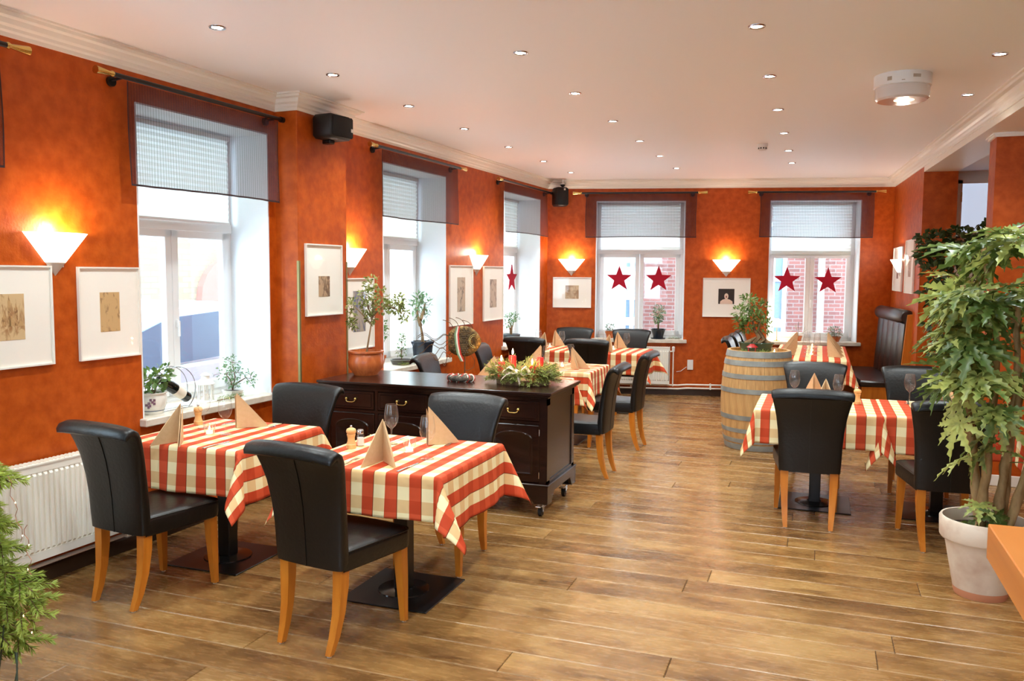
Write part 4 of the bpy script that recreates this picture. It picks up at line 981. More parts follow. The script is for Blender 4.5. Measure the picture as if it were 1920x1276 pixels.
# ---- counter in the right foreground
t = thing('counter', 'orange wood counter top reaching in from the right foreground', 'counter', (.47, 2.67, 0))
cw = noise_mat('orange_beech_veneer', rgb(202, 116, 44), rgb(218, 134, 58), 3, .3, .04, 30, stretch=(1, .25, 6))
MB().box(0, 1.6, -2.6, 0, .9, 1.0, .003).build('counter_top', cw, t)
MB().box(.35, 1.55, -2.5, -.4, 0, .9).build('counter_body', cw, t)
tcl = noise_mat('white_linen', rgb(238, 238, 236), rgb(246, 246, 244), 8, .8)
t = thing('covered_stand', 'white cloth covered stand in the bottom right corner under the counter', 'stand', (.60, 1.96, 0))
s = MB(); rings = []
for z, r in ((.0, .40), (.3, .36), (.55, .31), (.75, .24), (.85, .15), (.87, .0001)):
    rings.append([(r*(1+.03*sin(6*a))*cos(a), r*(1+.03*sin(6*a))*sin(a), z) for a in [2*pi*i/48 for i in range(48)]])
s.loft(rings).build('linen_cover', tcl, t, smooth=60)
# table with cloth beyond the pier on the right, almost hidden
PT((2.05, 8.65, 0), 0, 'square pedestal table half hidden behind the right pier', 'square pedestal tables')
cloth(2.05, 8.65, .39, .39, (.28,)*4, CL + 'a table half hidden behind the right pier', seed=12)
t = thing('wooden_box_seat', 'low honey wood seat box beside the pier at the right edge', 'seat', (1.86, 7.3, 0))
MB().box(-.22, .5, -.35, .3, .02, .42, .006).build('body', M['legwood'], t)
MB().box(-.24, .52, -.37, .32, .42, .45, .006).build('seat_board', M['legwood'], t)
MB().box(-.20, .48, -.33, .28, 0, .02).build('plinth', M['skirt'], t)
# ================================================================ PLANTS AND SMALL THINGS
G = dict(
 mid=two_sided_leaf('mid_green_leaf', rgb(66, 100, 40), rgb(128, 156, 78), scale=9, rand=False),
 dark=two_sided_leaf('dark_green_leaf', rgb(40, 62, 30), rgb(78, 98, 50), scale=9, rand=False),
 jade=two_sided_leaf('jade_leaf', rgb(86, 124, 88), rgb(136, 168, 118), .3, .1, 9, False),
 olive=two_sided_leaf('variegated_leaf', rgb(86, 106, 40), rgb(190, 196, 120), scale=30, rand=False),
 fir=two_sided_leaf('fir_needle', rgb(70, 96, 34), rgb(140, 166, 74), .5, .15, 5, False),
 blue=two_sided_leaf('grey_green_leaf', rgb(110, 132, 112), rgb(160, 178, 150), .5, .1, 9, False))
bark = noise_mat('grey_brown_bark', rgb(120, 92, 62), rgb(172, 142, 104), 14, .8, .4, 40, stretch=(2, 2, .5))
bark2 = noise_mat('brown_twig', rgb(92, 66, 44), rgb(126, 96, 64), 20, .8)
def leaf(mb, p, d, L_, W_, rnd, droop=.15):
    d = d.normalized(); s_ = d.cross(Vector((0, 0, 1)))
    s_ = (s_.normalized() if s_.length > .1 else Vector((1, 0, 0))); nrm = s_.cross(d)
    a = rnd.uniform(-.9, .9); s_ = s_*cos(a) + nrm*sin(a); nrm = s_.cross(d)
    m_ = p + d*L_*.5 - nrm*L_*.06; t_ = p + d*L_ - Vector((0, 0, droop*L_))
    mb.add([p, m_ + s_*W_/2 + nrm*W_*.15, t_, m_ - s_*W_/2 + nrm*W_*.15, m_], [(0, 1, 4), (1, 2, 4), (0, 4, 3), (4, 2, 3)])
def rvec(rnd): 
    while True:
        v = Vector((rnd.uniform(-1, 1), rnd.uniform(-1, 1), rnd.uniform(-1, 1)))
        if .1 < v.length < 1: return v.normalized()
def blob_leaves(mb, blobs, n, L_, W_, rnd, upb=.2, tw=None):
    for (c, r) in blobs:
        c = Vector(c)
        for _ in range(n):
            v = rvec(rnd); p = c + Vector((v.x*r[0], v.y*r[1], v.z*r[2])) * (rnd.uniform(.3, 1)**.6)
            d = v*.6 + rvec(rnd)*.6 + Vector((0, 0, upb)); leaf(mb, p, d, L_*rnd.uniform(.7, 1.2), W_*rnd.uniform(.8, 1.2), rnd)
            if tw is not None and rnd.random() < .12: tw.tube([c, p], .0012 + L_*.01, 4, caps=False)
def plant(name, label, cat, loc, stems, blobs, n, L_, W_, lm, potf, seed=0, sr=.006, rz=0.0, grp=None, bk=None):
    rnd = random.Random(seed); t = thing(name, label, cat, loc, rz, grp)
    potf(t); tw = MB()
    for st in stems:
        k = len(st); tw.tube(st, [sr*(1 - .6*i/(k-1)) for i in range(k)], 6)
    lv = MB(); blob_leaves(lv, blobs, n, L_, W_, rnd, tw=tw)
    tw.build('stem', bk or bark2, t, smooth=60); lv.build('foliage', G[lm], t, fix=False); return t
def pot(prof, m, name='pot', soil=None, n=24, sx=1, sy=1):
    def f(t):
        p = MB().lathe(prof, n, sx=sx, sy=sy).build(name, m, t, smooth=45)
        if soil: MB().lathe([(.0001, soil[1]), (soil[0], soil[1])], n, sx=sx, sy=sy).build('soil', M['soil'], t)
        return p
    return f
SZ = WL + .012
# --- window 1 sill
def porcelain(t):
    p = pot([(.0001, 0), (.065, 0), (.07, .006), (.072, .02), (.088, .06), (.092, .10), (.084, .128), (.094, .135), (.094, .14), (.082, .14), (.08, .10)], mat('white_porcelain', rgb(232, 230, 222), .15), soil=(.08, .118))(t)
    s = MB(); s.lathe([(.0735, .022), (.0775, .027)], 24); s.build('blue_rim_line', mat('cobalt_glaze', rgb(60, 84, 120), .2), p)
    s = MB(); rnd = random.Random(2)
    for k in range(9):
        a = -1.2 + rnd.uniform(-.5, .5); z = rnd.uniform(.045, .1); r = .0925
        s.lathe([(r*(.0+1), z-.008), (r+.0005, z), (r, z+.008)], 2, a0=a, a1=a+.16)
    s.build('painted_flowers', mat('glaze_flowers', rgb(120, 90, 110), .2), p)
plant('potted_begonia', 'leafy plant in white and blue porcelain pot at the left of the nearest sill', 'plant', LW(-.10, 4.26, SZ), [[(0,0,.1),(0,.01,.2)],[(0,0,.1),(.03,.03,.2)]], [((0,0,.23),(.11,.13,.07)), ((.0,.10,.24),(.06,.07,.06)), ((0,-.05,.18),(.08,.09,.06))], 45, .05, .035, 'mid', porcelain, 3)
t = thing('wine_bottle', 'dark wine bottle with pale label lying tilted in a wire holder', 'bottle', LW(-.10, 4.44, SZ + .145), AL)
bm_ = MB().lathe([(.0001, -.155), (.034, -.155), (.037, -.148), (.037, .03), (.03, .055), (.015, .085), (.0135, .13), (.015, .132), (.015, .145), (.0001, .146)], 20)
Rb = Matrix.Rotation(radians(58), 4, 'X')
bm_.xf(Rb).build('bottle_glass', mat('bottle_glass', rgb(14, 18, 16), .08), t, smooth=45)
MB().lathe([(.0375, -.10), (.0375, -.02)], 20).xf(Rb).build('bottle_label', mat('bottle_label', rgb(232, 222, 206), .7), t, smooth=180)
MB().lathe([(.0155, .08), (.0165, .146), (.0001, .1465)], 16).xf(Rb).build('foil', mat('foil', rgb(24, 20, 22), .3), t, smooth=45)
t = thing('bottle_holder', 'curved chromed wire holder carrying the tilted wine bottle', 'bottle holder', LW(-.10, 4.44, SZ), AL)
s = MB()
for dx in (-.035, .035):
    s.tube([(dx, .17*cos(a) - .0, .13 + .155*sin(a)) for a in [(-.9 + 3.6*i/20) for i in range(21)]], .003, 6)
    s.tube([(dx, -.16, .004), (dx, .14, .004)], .003, 6)
s.tube([(-.035, -.16, .004), (.035, -.16, .004)], .003, 6).tube([(-.035, .14, .004), (.035, .14, .004)], .003, 6)
s.build('wire', M['chrome'], t, smooth=60)
t = thing('lantern', 'white metal lantern behind the wine bottle on the nearest sill', 'lantern', LW(-.13, 4.78, SZ), AL)
wl = mat('white_lantern_paint', rgb(238, 236, 230), .4)
s = MB().box(-.06, .06, -.06, .06, 0, .012, .003)
for a in range(6): 
    x_, y_ = .052*cos(a*pi/3), .052*sin(a*pi/3); s.box(x_-.004, x_+.004, y_-.004, y_+.004, .01, .13)
s.build('frame', wl, t); MB().lathe([(.062, .125), (.065, .13), (.045, .155), (.03, .165), (.028, .185), (.034, .19), (.02, .205), (.0001, .21)], 12).build('roof', wl, t, smooth=30)
MB().lathe([(.048, .012), (.048, .128)], 12).build('glazing', M['glass'], t, smooth=60); MB().lathe([(.0001, .012), (.02, .012), (.02, .06), (.0001, .06)], 12).build('candle', wl, t, smooth=40)
plant('bonsai', 'pale leaved bonsai in a white bowl at the right of the nearest sill', 'plant', LW(-.14, 5.07, SZ), [[(0,0,.05),(0,-.02,.12),(0,-.08,.18)],[(0,0,.05),(0,.03,.14),(0,.0,.24)],[(0,.01,.08),(.04,.10,.13),(.05,.15,.08)]], [((0,-.10,.18),(.06,.08,.05)), ((0,.0,.25),(.06,.07,.06)), ((0,.06,.17),(.05,.06,.05)), ((.05,.14,.12),(.04,.05,.06)), ((0,-.0,.1),(.05,.05,.03))], 60, .026, .016, 'jade', pot([(.0001, 0), (.06, 0), (.062, .01), (.075, .045), (.078, .05), (.07, .05), (.066, .04)], M['cyltin'], soil=(.068, .04)), 5)
def greens(loc, rz, label, ln=.3, n=260, seed=0, baubles=()):
    rnd = random.Random(seed); t = thing('fir_sprigs', label, 'fir sprigs', loc, rz)
    lv = MB()
    for _ in range(n):
        p = Vector((rnd.uniform(-.04, .04), rnd.uniform(-ln/2, ln/2), rnd.uniform(.004, .03))); d = Vector((rnd.uniform(-1, 1), rnd.uniform(-1, 1), rnd.uniform(0, .5)))
        leaf(lv, p, d, .035, .004, rnd, .1)
    lv.build('needles', G['fir'], t, fix=False); MB().tube([(0, -ln/2, .012), (.01, 0, .014), (0, ln/2, .012)], .004, 5).build('twig', bark2, t)
    return t
greens(LW(-.05, 4.93, SZ), AL, 'green fir sprigs in front of the bonsai on the nearest sill', .25, 200, 1)
# --- window 2 sill
plant('potted_plant', 'small leafy plant in terracotta pot half hidden at the left of the second sill', 'plant', LW(-.12, 7.08, SZ), [[(0,0,.1),(0,.02,.3)],[(0,.02,.3),(0,.10,.42)]], [((0,.03,.42),(.07,.09,.09)), ((0,.08,.33),(.05,.06,.08))], 50, .04, .022, 'mid', pot([(.0001, 0), (.05, 0), (.07, .1), (.08, .102), (.08, .13), (.068, .13)], M['terracotta'], soil=(.07, .12)), 8)
plant('bonsai', 'tiny upright bonsai on a tray in the middle of the second sill', 'plant', LW(-.10, 7.50, SZ), [[(0,0,.05),(0,-.01,.14),(0,.01,.22)]], [((0,0,.13),(.06,.07,.05)), ((0,.0,.21),(.045,.05,.06)), ((0,.0,.27),(.03,.03,.04))], 60, .028, .012, 'mid', pot([(.0001, 0), (.09, 0), (.11, .035), (.115, .05), (.1, .05)], mat('dark_tray', rgb(80, 74, 66), .4), soil=(.105, .045)), 9)
greens(LW(-.02, 7.50, SZ), AL, 'fir sprigs with two baubles lying on the second sill', .3, 220, 2)
for i, (u, c, lb) in enumerate(((7.60, (176, 150, 120), 'small beige bauble on the second sill'), (7.70, (176, 50, 60), 'small red bauble on the second sill'))):
    b_ = thing('bauble', lb, 'bauble', LW(.02, u, SZ)); MB().lathe([(.0001, 0)] + [(.02*sin(a), .02-.02*cos(a)) for a in [pi*k/10 for k in range(1, 10)]] + [(.0001, .04)], 16).build('ball', mat('bauble_%d' % i, rgb(*c), .25), b_, smooth=180); MB().tube([(0, 0, .039), (0, 0, .045)], .004, 8).build('cap', M['brass'], b_)
bluepot = mat('blue_black_glaze', rgb(34, 42, 54), .2)
plant('succulent_tree', 'tree-like succulent in an octagonal blue-black pot on the second sill', 'plant', LW(-.14, 8.02, SZ), [[(0,0,.18),(0,-.01,.26),(0,-.05,.36),(0,-.07,.44)],[(0,-.05,.36),(0,-.12,.46),(0,-.14,.58)],[(0,-.06,.42),(0,.02,.5),(0,.06,.6)]], [((0,-.12,.56),(.08,.10,.09)), ((0,.04,.58),(.08,.12,.09)), ((0,-.04,.48),(.07,.1,.06)), ((0,-.1,.66),(.05,.06,.05))], 34, .07, .024, 'jade', pot([(.0001, 0), (.10, 0), (.10, .01), (.115, .15), (.13, .18), (.13, .195), (.11, .195), (.10, .17)], bluepot, soil=(.11, .185), n=8), 10, .02, bk=bark)
plant('jade_plant', 'jade plant in a low dark octagonal pot on the third sill', 'plant', LW(-.14, 10.50, SZ), [[(0,0,.08),(0,-.03,.16),(0,-.1,.24)],[(0,0,.08),(0,.03,.18),(0,.12,.3)],[(0,.0,.12),(0,.0,.26)]], [((0,-.12,.27),(.07,.08,.07)), ((0,.12,.32),(.07,.07,.07)), ((0,.0,.32),(.08,.08,.07))], 75, .038, .018, 'jade', pot([(.0001, 0), (.09, 0), (.13, .10), (.13, .11), (.11, .11), (.1, .09)], mat('slate_pot', rgb(74, 82, 90), .4), soil=(.115, .1), n=8), 11, .016, bk=bark)
# --- far sills
SB = WL + .012
plant('potted_herb', 'low pale herb in a small terracotta pot on the left far sill', 'plant', BW(-.09, .90, SB + .0), [[(0,0,.09),(0,.02,.14)]], [((0,0,.16),(.07,.11,.04))], 130, .035, .014, 'blue', pot([(.0001, 0), (.045, 0), (.06, .07), (.068, .072), (.068, .1), (.058, .1)], M['terracotta'], soil=(.06, .09)), 12)
t = thing('figurine', 'small white snowman-like figurine on the left far sill', 'figurine', BW(-.08, 1.16, SB), AB)
MB().lathe([(.0001, 0), (.035, .002), (.045, .03), (.04, .06), (.03, .075), (.0001, .08)], 16).build('body', M['cyltin'], t, smooth=60); MB().lathe([(.0001, 0)] + [(.033*sin(a), .033-.033*cos(a)) for a in [pi*k/8 for k in range(1, 8)]] + [(.0001, .066)], 14, c=(0, 0, .07)).build('head', M['cyltin'], t, smooth=180); MB().tube([(.03, 0, .1), (.045, 0, .1)], [.004, .001], 6).build('nose', M['terracotta'], t)
plant('jade_plant', 'round crowned jade plant in a dark pot with saucer on the left far sill', 'plant', BW(-.06, 1.58, SB), [[(0,0,.13),(0,.02*k,.22),(.0,.07*k,.32)] for k in (-1.6, -1, -.4, .3, .9, 1.5)], [((0,-.08,.36),(.09,.09,.08)), ((0,.08,.36),(.09,.09,.08)), ((0,0,.42),(.09,.12,.07)), ((0,-.13,.28),(.05,.05,.05)), ((0,.13,.28),(.05,.05,.05))], 95, .03, .017, 'jade', pot([(.0001, .0), (.10, .0), (.105, .018), (.07, .02), (.078, .06), (.10, .13), (.106, .135), (.106, .145), (.095, .145), (.09, .12)], bluepot, soil=(.095, .135)), 13, .011, bk=bark)
greens(BW(-.03, 1.80, SB), AB, 'dark green sprigs beside the jade plant pot on the left far sill', .16, 90, 3)
plant('potted_heather', 'bushy grey green heather in a terracotta bowl on the right far sill', 'plant', BW(-.08, 3.98, SB), [[(0,0,.06),(0,0,.1)]], [((0,0,.12),(.11,.16,.06)), ((0,0,.16),(.08,.10,.05))], 150, .04, .010, 'blue', pot([(.0001, 0), (.06, 0), (.085, .06), (.09, .075), (.08, .075)], M['terracotta'], soil=(.08, .07)), 14)
plant('spider_plant', 'wispy thin leaved plant in a small terracotta pot on the right far sill', 'plant', BW(-.10, 3.50, SB), [[(0,0,.07),(0,.08*k,.2),(0,.2*k,.26)] for k in (-1, -.5, .2, .6, 1.1)], [((0,0,.12),(.06,.1,.06))], 22, .14, .006, 'blue', pot([(.0001, 0), (.04, 0), (.055, .06), (.06, .075), (.05, .075)], M['terracotta'], soil=(.05, .07)), 15, .003)
t = thing('table_lamp', 'small lit lamp with white dome shade at the left of the right far sill', 'lamp', BW(-.03, 3.20, SB))
MB().lathe([(.0001, 0), (.05, 0), (.05, .008), (.008, .014), (.005, .03), (.005, .22)], 16).build('stand', M['brass'], t, smooth=30)
MB().lathe([(.098, .20), (.095, .23), (.08, .27), (.05, .30), (.02, .312), (.0001, .314)], 24).build('lamp_shade', emit_mat('lit_dome', (1, .86, .62, 1), 6, rgb(250, 244, 230)), t, smooth=180, fix=False)
# --- barrel top
t = plant('ficus_bonsai', 'ficus bonsai with gnarled roots in a green oval bowl on the barrel', 'plant', (-.58, 8.66, .932), [[(-.02,0,.09),(.03,0,.15),(-.02,.02,.22),(-.04,0,.32)],[(.02,0,.09),(.08,0,.13),(.02,0,.22),(.03,0,.3)],[(-.1,0,.08),(-.04,0,.12),(0,0,.15)],[(.14,0,.08),(.08,.01,.12),(.05,0,.15)]],
   [((-.08,0,.5),(.09,.09,.07)), ((.0,0,.45),(.1,.1,.08)), ((-.14,0,.4),(.09,.08,.07)), ((.04,0,.36),(.09,.09,.09)), ((-.06,0,.33),(.09,.09,.08)), ((.07,0,.27),(.07,.08,.07)), ((-.1,0,.26),(.05,.06,.06)), ((-.16,0,.3),(.05,.05,.08))], 70, .06, .02, 'mid', pot([(.0001, .0), (.12, .0), (.14, .02), (.155, .08), (.17, .095), (.16, .1), (.15, .085)], mat('green_glaze', rgb(50, 76, 62), .18), soil=(.15, .085), sx=1.05, sy=.7), 16, .026, bk=bark)
t = thing('lantern', 'small red metal lantern standing on the barrel', 'lantern', (-.60, 8.43, .932))
redm = mat('red_lacquer', rgb(170, 28, 26), .25)
s = MB().box(-.035, .035, -.035, .035, 0, .008)
for a, b_ in ((-1,-1),(1,-1),(1,1),(-1,1)): s.box(a*.032-.004, a*.032+.004, b_*.032-.004, b_*.032+.004, .005, .07)
s.build('frame', redm, t); MB().lathe([(.056, .068), (.05, .075), (.025, .092), (.02, .10), (.0001, .102)], 8).build('roof', redm, t); MB().box(-.03, .03, -.03, .03, .01, .066).build('glazing', M['glass'], t)
put('tea', -.395, 8.46, 0, 'on the right of the barrel', .933)
greens((-.56, 8.44, .94), pi/2, 'green sprigs spread on the barrel in front of the bonsai bowl', .3, 220, 4)
# --- sideboard top
ZT = .886
t = plant('ficus_tree', 'slender variegated ficus in a ribbed glazed terracotta pot on the sideboard', 'plant', (-3.38, 5.88, ZT),
  [[(0,0,.14),(.03,0,.3),(.06,0,.46),(.07,.0,.60)],[(.05,0,.40),(-.02,0,.47),(-.10,0,.54)],[(.06,0,.46),(.12,0,.52),(.17,0,.56)],[(.06,0,.45),(.02,0,.54),(0,0,.62)],[(.17,0,.56),(.26,0,.53),(.32,0,.5)]],
  [((-.13,0,.50),(.04,.05,.11)), ((.0,0,.62),(.07,.07,.08)), ((.05,0,.72),(.06,.06,.06)), ((.02,0,.54),(.07,.07,.06)), ((.14,0,.62),(.07,.07,.07)), ((.16,0,.54),(.07,.07,.06)), ((.26,0,.54),(.06,.06,.05)), ((.34,0,.49),(.04,.05,.06)), ((.3,0,.60),(.05,.05,.05)), ((-.12,0,.40),(.03,.04,.04)), ((.05,0,.45),(.04,.04,.04))], 75, .036, .020, 'olive',
  pot([(.0001, 0), (.095, 0), (.10, .012), (.135, .06), (.142, .10), (.13, .15), (.12, .168), (.142, .178), (.142, .19), (.125, .192), (.118, .16)], M['terracotta'], soil=(.125, .17), n=48), 17, .009, bk=bark)
# metal fish
fm = noise_mat('aged_bronze_scales', rgb(70, 54, 34), rgb(142, 112, 66), 26, .42, .8, 60, 4, lo=.38, hi=.62)#=.4, hi=.6)
fm.node_tree.nodes['Principled BSDF'].inputs['Metallic'].default_value = .75
wire = mat('dark_bronze_wire', rgb(112, 82, 54), .4, .7)
t = thing('fish_ornament', 'round bronze metal fish with wavy wire fins on a stand on the sideboard', 'ornament', (-2.52, 5.87, ZT), radians(16))
s = MB(); rings = []
for i in range(15):
    x = -.125 + .25*i/14; k = max(0.02, 1-abs((x+.01)/.135)**2.3)**.5 if x < .01 else max(.03, (1-((x-.01)/.118)**1.6))**.62
    rings.append([(x, .03*k*sin(a), .295 + .115*k*cos(a)) for a in [2*pi*j/20 for j in range(20)]])
s.loft(rings); s.build('body', fm, t, smooth=60)
s = MB(); rnd = random.Random(5)
for i in range(9):       # raised scales and stamped rings
    for j in range(-6, 7):
        x = -.11 + i*.018 + (j % 2)*.009; z = j*.016
        if (x/.115)**2 + (z/.108)**2 < .8 and x < .03:
            yy = -.031*sqrt(max(0, 1-(x/.13)**2-(z/.12)**2)); s.add([(x-.008, yy-.003, .295+z), (x, yy-.002, .295+z+.007), (x+.008, yy-.001, .295+z), (x, yy-.006, .295+z-.007), ], [(0, 1, 2, 3)])
s.build('scales', mat('dark_scale', rgb(60, 42, 20), .4, .6), t, fix=False)
s = MB()
for r in (.05, .038): s.tube([(.075 + r*cos(a)*.8, -.026 - .004, .30 + r*sin(a)) for a in [radians(80 + 200*i/14) for i in range(15)]], .0022, 6)
s.tube([(.088 + .008*cos(a), -.022, .31 + .008*sin(a)) for a in [2*pi*i/12 for i in range(13)]], .002, 5)
s.build('eye_ring', M['brass'], t, smooth=60)
for i, (z0, dx, z1, ph) in enumerate(((.33, -.36, .33, 0), (.325, -.36, .315, 0), (.30, -.36, .27, 1.6), (.28, -.35, .22, 1.8), (.24, -.27, .20, 3.4), (.21, -.24, .16, 3.6), (.19, -.17, .115, 3.8))):
    pts = []
    for k in range(17):
        a = k/16; pts.append((-.10*(1-a) + dx*a, 0, z0*(1-a) + z1*a + .024*sin(ph + a*9.5)*min(1, a*4)))
    MB().tube(pts, .0026, 5).build('tail_wire', wire, t, smooth=60)
for i, (x0, z0, hx) in enumerate(((-.09, .385, -.09), (-.05, .40, -.08), (.0, .405, -.08), (.06, .385, -.09))):
    MB().tube([(x0 + hx*sin(a)**1 * (1 if 1 else 0) + .0, 0, z0 - .01 + .075*(1 - cos(a))) if False else (x0 + hx*(1-cos(a)), 0, z0 + .07*sin(a)) for a in [1.45*k/8 for k in range(9)]], .0026, 5).build('fin_wire', wire, t, smooth=60)
MB().tube([(.05, 0, .19), (.075, 0, .15), (.07, 0, .10), (.03, 0, .075), (0, 0, .075)], .0026, 5).build('fin_wire', wire, t, smooth=60)
MB().tube([(0, 0, .0), (0, 0, .19)], .005, 8).build('stand_rod', wire, t, smooth=60)
rb = {'red': mat('red_ribbon', rgb(200, 50, 36), .5), 'grn': mat('green_ribbon', rgb(110, 150, 110), .5), 'wht': mat('white_ribbon', rgb(236, 230, 214), .5)}
for k, (nm, dx) in enumerate((('grn', -.014), ('wht', -.002), ('red', .008))):
    MB().loft([[(x + dx - w_, -.036 + o_, z), (x + dx + w_, -.036 + o_, z), (x + dx + w_, -.038 + o_, z), (x + dx - w_, -.038 + o_, z)] for x, z, w_, o_ in ((-.045, .41, .004, 0), (-.055, .35, .006, -.004), (-.05, .28, .006, -.004), (-.035, .2, .006, 0), (-.01, .145, .005, .006))]).build('ribbon', rb[nm], t)
t = thing('twisted_ring', 'small dark wreath ring wound with red and cream ribbon round the fish stand', 'wreath ring', (-2.52, 5.80, ZT))
def torus(R_, r_, n1=32, n2=10, a0=0, a1=2*pi, z=None): return MB().tube([(R_*cos(a0+(a1-a0)*i/n1), R_*sin(a0+(a1-a0)*i/n1)*.6, z or r_) for i in range(n1+1)], r_, n2, caps=False)
torus(.085, .024).build('twig_ring', noise_mat('twig_ring_brown', rgb(52, 46, 40), rgb(110, 100, 88), 30, .8, .6), t, smooth=60)
for nm in ('red', 'wht'):
    s = MB(); off = 0 if nm == 'red' else .25
    pts = []
    for i in range(161):
        a = 2*pi*i/160; b_ = a*9 + off*2*pi; R_ = .085 + .026*cos(b_); pts.append((R_*cos(a), R_*sin(a)*.6 + 0, .024 + .026*sin(b_)))
    MB().tube(pts, .004, 5, caps=False).build('ribbon', rb[nm], t, smooth=60)
# advent arrangement
wc = Vector((-2.04, 5.83, ZT)); rnd = random.Random(21)
t = thing('fir_wreath', 'long fir branch advent arrangement lying on the sideboard', 'wreath', tuple(wc))
lv = MB(); tw = MB()
for i in range(290):
    a = rnd.uniform(0, 2*pi); bx, by = .27*cos(a)*rnd.uniform(.3, 1), .17*sin(a)*rnd.uniform(.3, 1)
    base = Vector((bx*.8, by*.8, rnd.uniform(.03, .12))); d = Vector((cos(a)*.8 + rnd.uniform(-.4, .4), sin(a)*.7 + rnd.uniform(-.4, .4), rnd.uniform(-.25, .6))).normalized()
    Ls = rnd.uniform(.07, .12); tip = base + d*Ls
    if tip.z < .012: tip.z = .012
    tw.tube([base, tip], .002, 4, caps=False)
    ax = (tip - base).normalized()
    for k in range(30):
        p = base + (tip-base)*(k/30); v = rvec(rnd); dd = ax*.9 + (v - ax*v.dot(ax)).normalized()*.8
        if p.z + dd.z*.02 < .004: dd.z = abs(dd.z)
        leaf(lv, p, dd, .028, .0052, rnd, .05)
lv.build('fir_needles', two_sided_leaf('wreath_needle', rgb(110, 126, 52), rgb(186, 196, 108), .5, .25, 4, False), t, fix=False); tw.build('twigs', bark2, t)
MB().lathe([(.0001, 0), (.2, 0), (.2, .03), (.0001, .035)], 24, sy=.6).build('base', bark2, t)
bowm = noise_mat('pale_printed_ribbon', rgb(214, 190, 178), rgb(238, 224, 214), 60, .5)
s = MB()
for pts in ([(.02, -.14, .10), (-.05, -.15, .135), (-.10, -.15, .10), (-.03, -.16, .085), (.02, -.14, .10)], [(.02, -.14, .10), (.07, -.15, .14), (.11, -.15, .10), (.06, -.16, .085), (.02, -.14, .10)], [(.02, -.15, .10), (.03, -.185, .07), (.05, -.20, .02)], [(.02, -.15, .10), (-.05, -.185, .09), (-.09, -.20, .05)]):
    s.loft([[(x, y-.014, z-.004), (x, y+.014, z+.01), (x, y+.014, z+.0115), (x, y-.014, z-.0025)] for x, y, z in pts])
s.build('ribbon_bow', bowm, t, smooth=60)
s = MB(); s.loft([[(x, y-.015, z), (x, y+.015, z+.004), (x, y+.015, z+.006), (x, y-.015, z+.002)] for x, y, z in ((-.27, .0, .03), (-.22, 0, .12), (-.15, .0, .14))])
for bx_ in (.14, .18, .21): s.loft([[(bx_+.028*cos(a+pi/2*q)*.8, .02*sin(a+q), .09 + .02*sin(a*2+bx_*20)+q*.01) for q in (0, .4, .8, 1.2)] for a in [k*.7 for k in range(9)]])
s.build('ribbon_curls', bowm, t, smooth=60)
for i, (x, y, z, h, lit, lb) in enumerate(((-.10, .06, .10, .10, 1, 'tallest lit red candle at the back left of the fir arrangement'), (-.145, -.06, .085, .075, 1, 'lit red candle at the front left of the fir arrangement'), (.115, .06, .10, .095, 0, 'unlit red candle at the back right of the fir arrangement'), (.10, -.075, .075, .07, 1, 'lit red candle at the front right of the fir arrangement'))):
    c = thing('red_candle', lb, 'candle', (wc.x+x, wc.y+y, wc.z+z-.045), 0, 'red advent candles')
    MB().lathe([(.0001, 0), (.027, 0), (.027, h+.04), (.024, h+.045), (.0001, h+.040)], 20).build('wax', M['redwax'], c, smooth=40)
    MB().tube([(0, 0, h+.04), (.001, 0, h+.05), (.006, 0, h+.058)], .0014, 5).build('wick', M['blackmetal'] if lit else M['redwax'], c)
    if lit:
        MB().lathe([(.0001, h+.05), (.006, h+.06), (.0075, h+.07), (.004, h+.086), (.0001, h+.098)], 10).build('flame', M['flame'], c, smooth=180)
        l = bpy.data.lights.new('candle_light', 'POINT'); l.energy = .8; l.color = (1, .55, .2); l.shadow_soft_size = .01
        lo = bpy.data.objects.new('candle_light', l); COL.objects.link(lo); lo.parent = c; lo.location = (0, 0, h+.11)

# ================================================================ BIG POTTED PLANT
wash = noise_mat('whitewashed_terracotta', rgb(206, 178, 156), rgb(236, 222, 204), 6, .8, .15, 26, detail=6, lo=.3, hi=.55)
t = thing('potted_tree', 'tall leafy tree in whitewashed terracotta pot at the right', 'plant', (.86, 5.0, 0))
BPT = t
MB().lathe([(.0001, 0), (.125, 0), (.13, .012), (.185, .30), (.19, .31)], 48).build('pot', wash, t, smooth=40)
MB().lathe([(.19, .30), (.204, .305), (.21, .315), (.214, .41), (.208, .42), (.198, .42), (.19, .30)], 48).build('pot_rim', wash, t, smooth=40)
MB().lathe([(.1262, .001), (.1335, .022), (.137, .042)], 48).build('bare_foot', mat('bare_terracotta', rgb(206, 140, 104), .8), t, smooth=60)
MB().lathe([(.0001, .355), (.198, .35)], 32).build('soil', M['soil'], t)
trunks = [[(-.02,-.03,.33),(.00,.0,.7),(.03,.05,1.1),(.02,.08,1.5),(-.06,.05,1.85)], [(.05,.0,.33),(.09,.02,.7),(.15,.05,1.1),(.22,.03,1.5),(.24,.0,1.8)],
          [(.09,.06,.33),(.12,.08,.8),(.13,.06,1.2),(.1,.0,1.6)], [(.0,.08,.33),(-.06,.1,.8),(-.09,.12,1.2),(-.14,.1,1.65)], [(.10,-.03,.33),(.2,-.02,.75),(.27,-.02,1.2),(.33,.0,1.6)]]
tbm = noise_mat('knobbly_bark', rgb(128, 98, 58), rgb(186, 156, 108), 18, .75, .6, 30, stretch=(1, 1, .4))
rnd = random.Random(31)
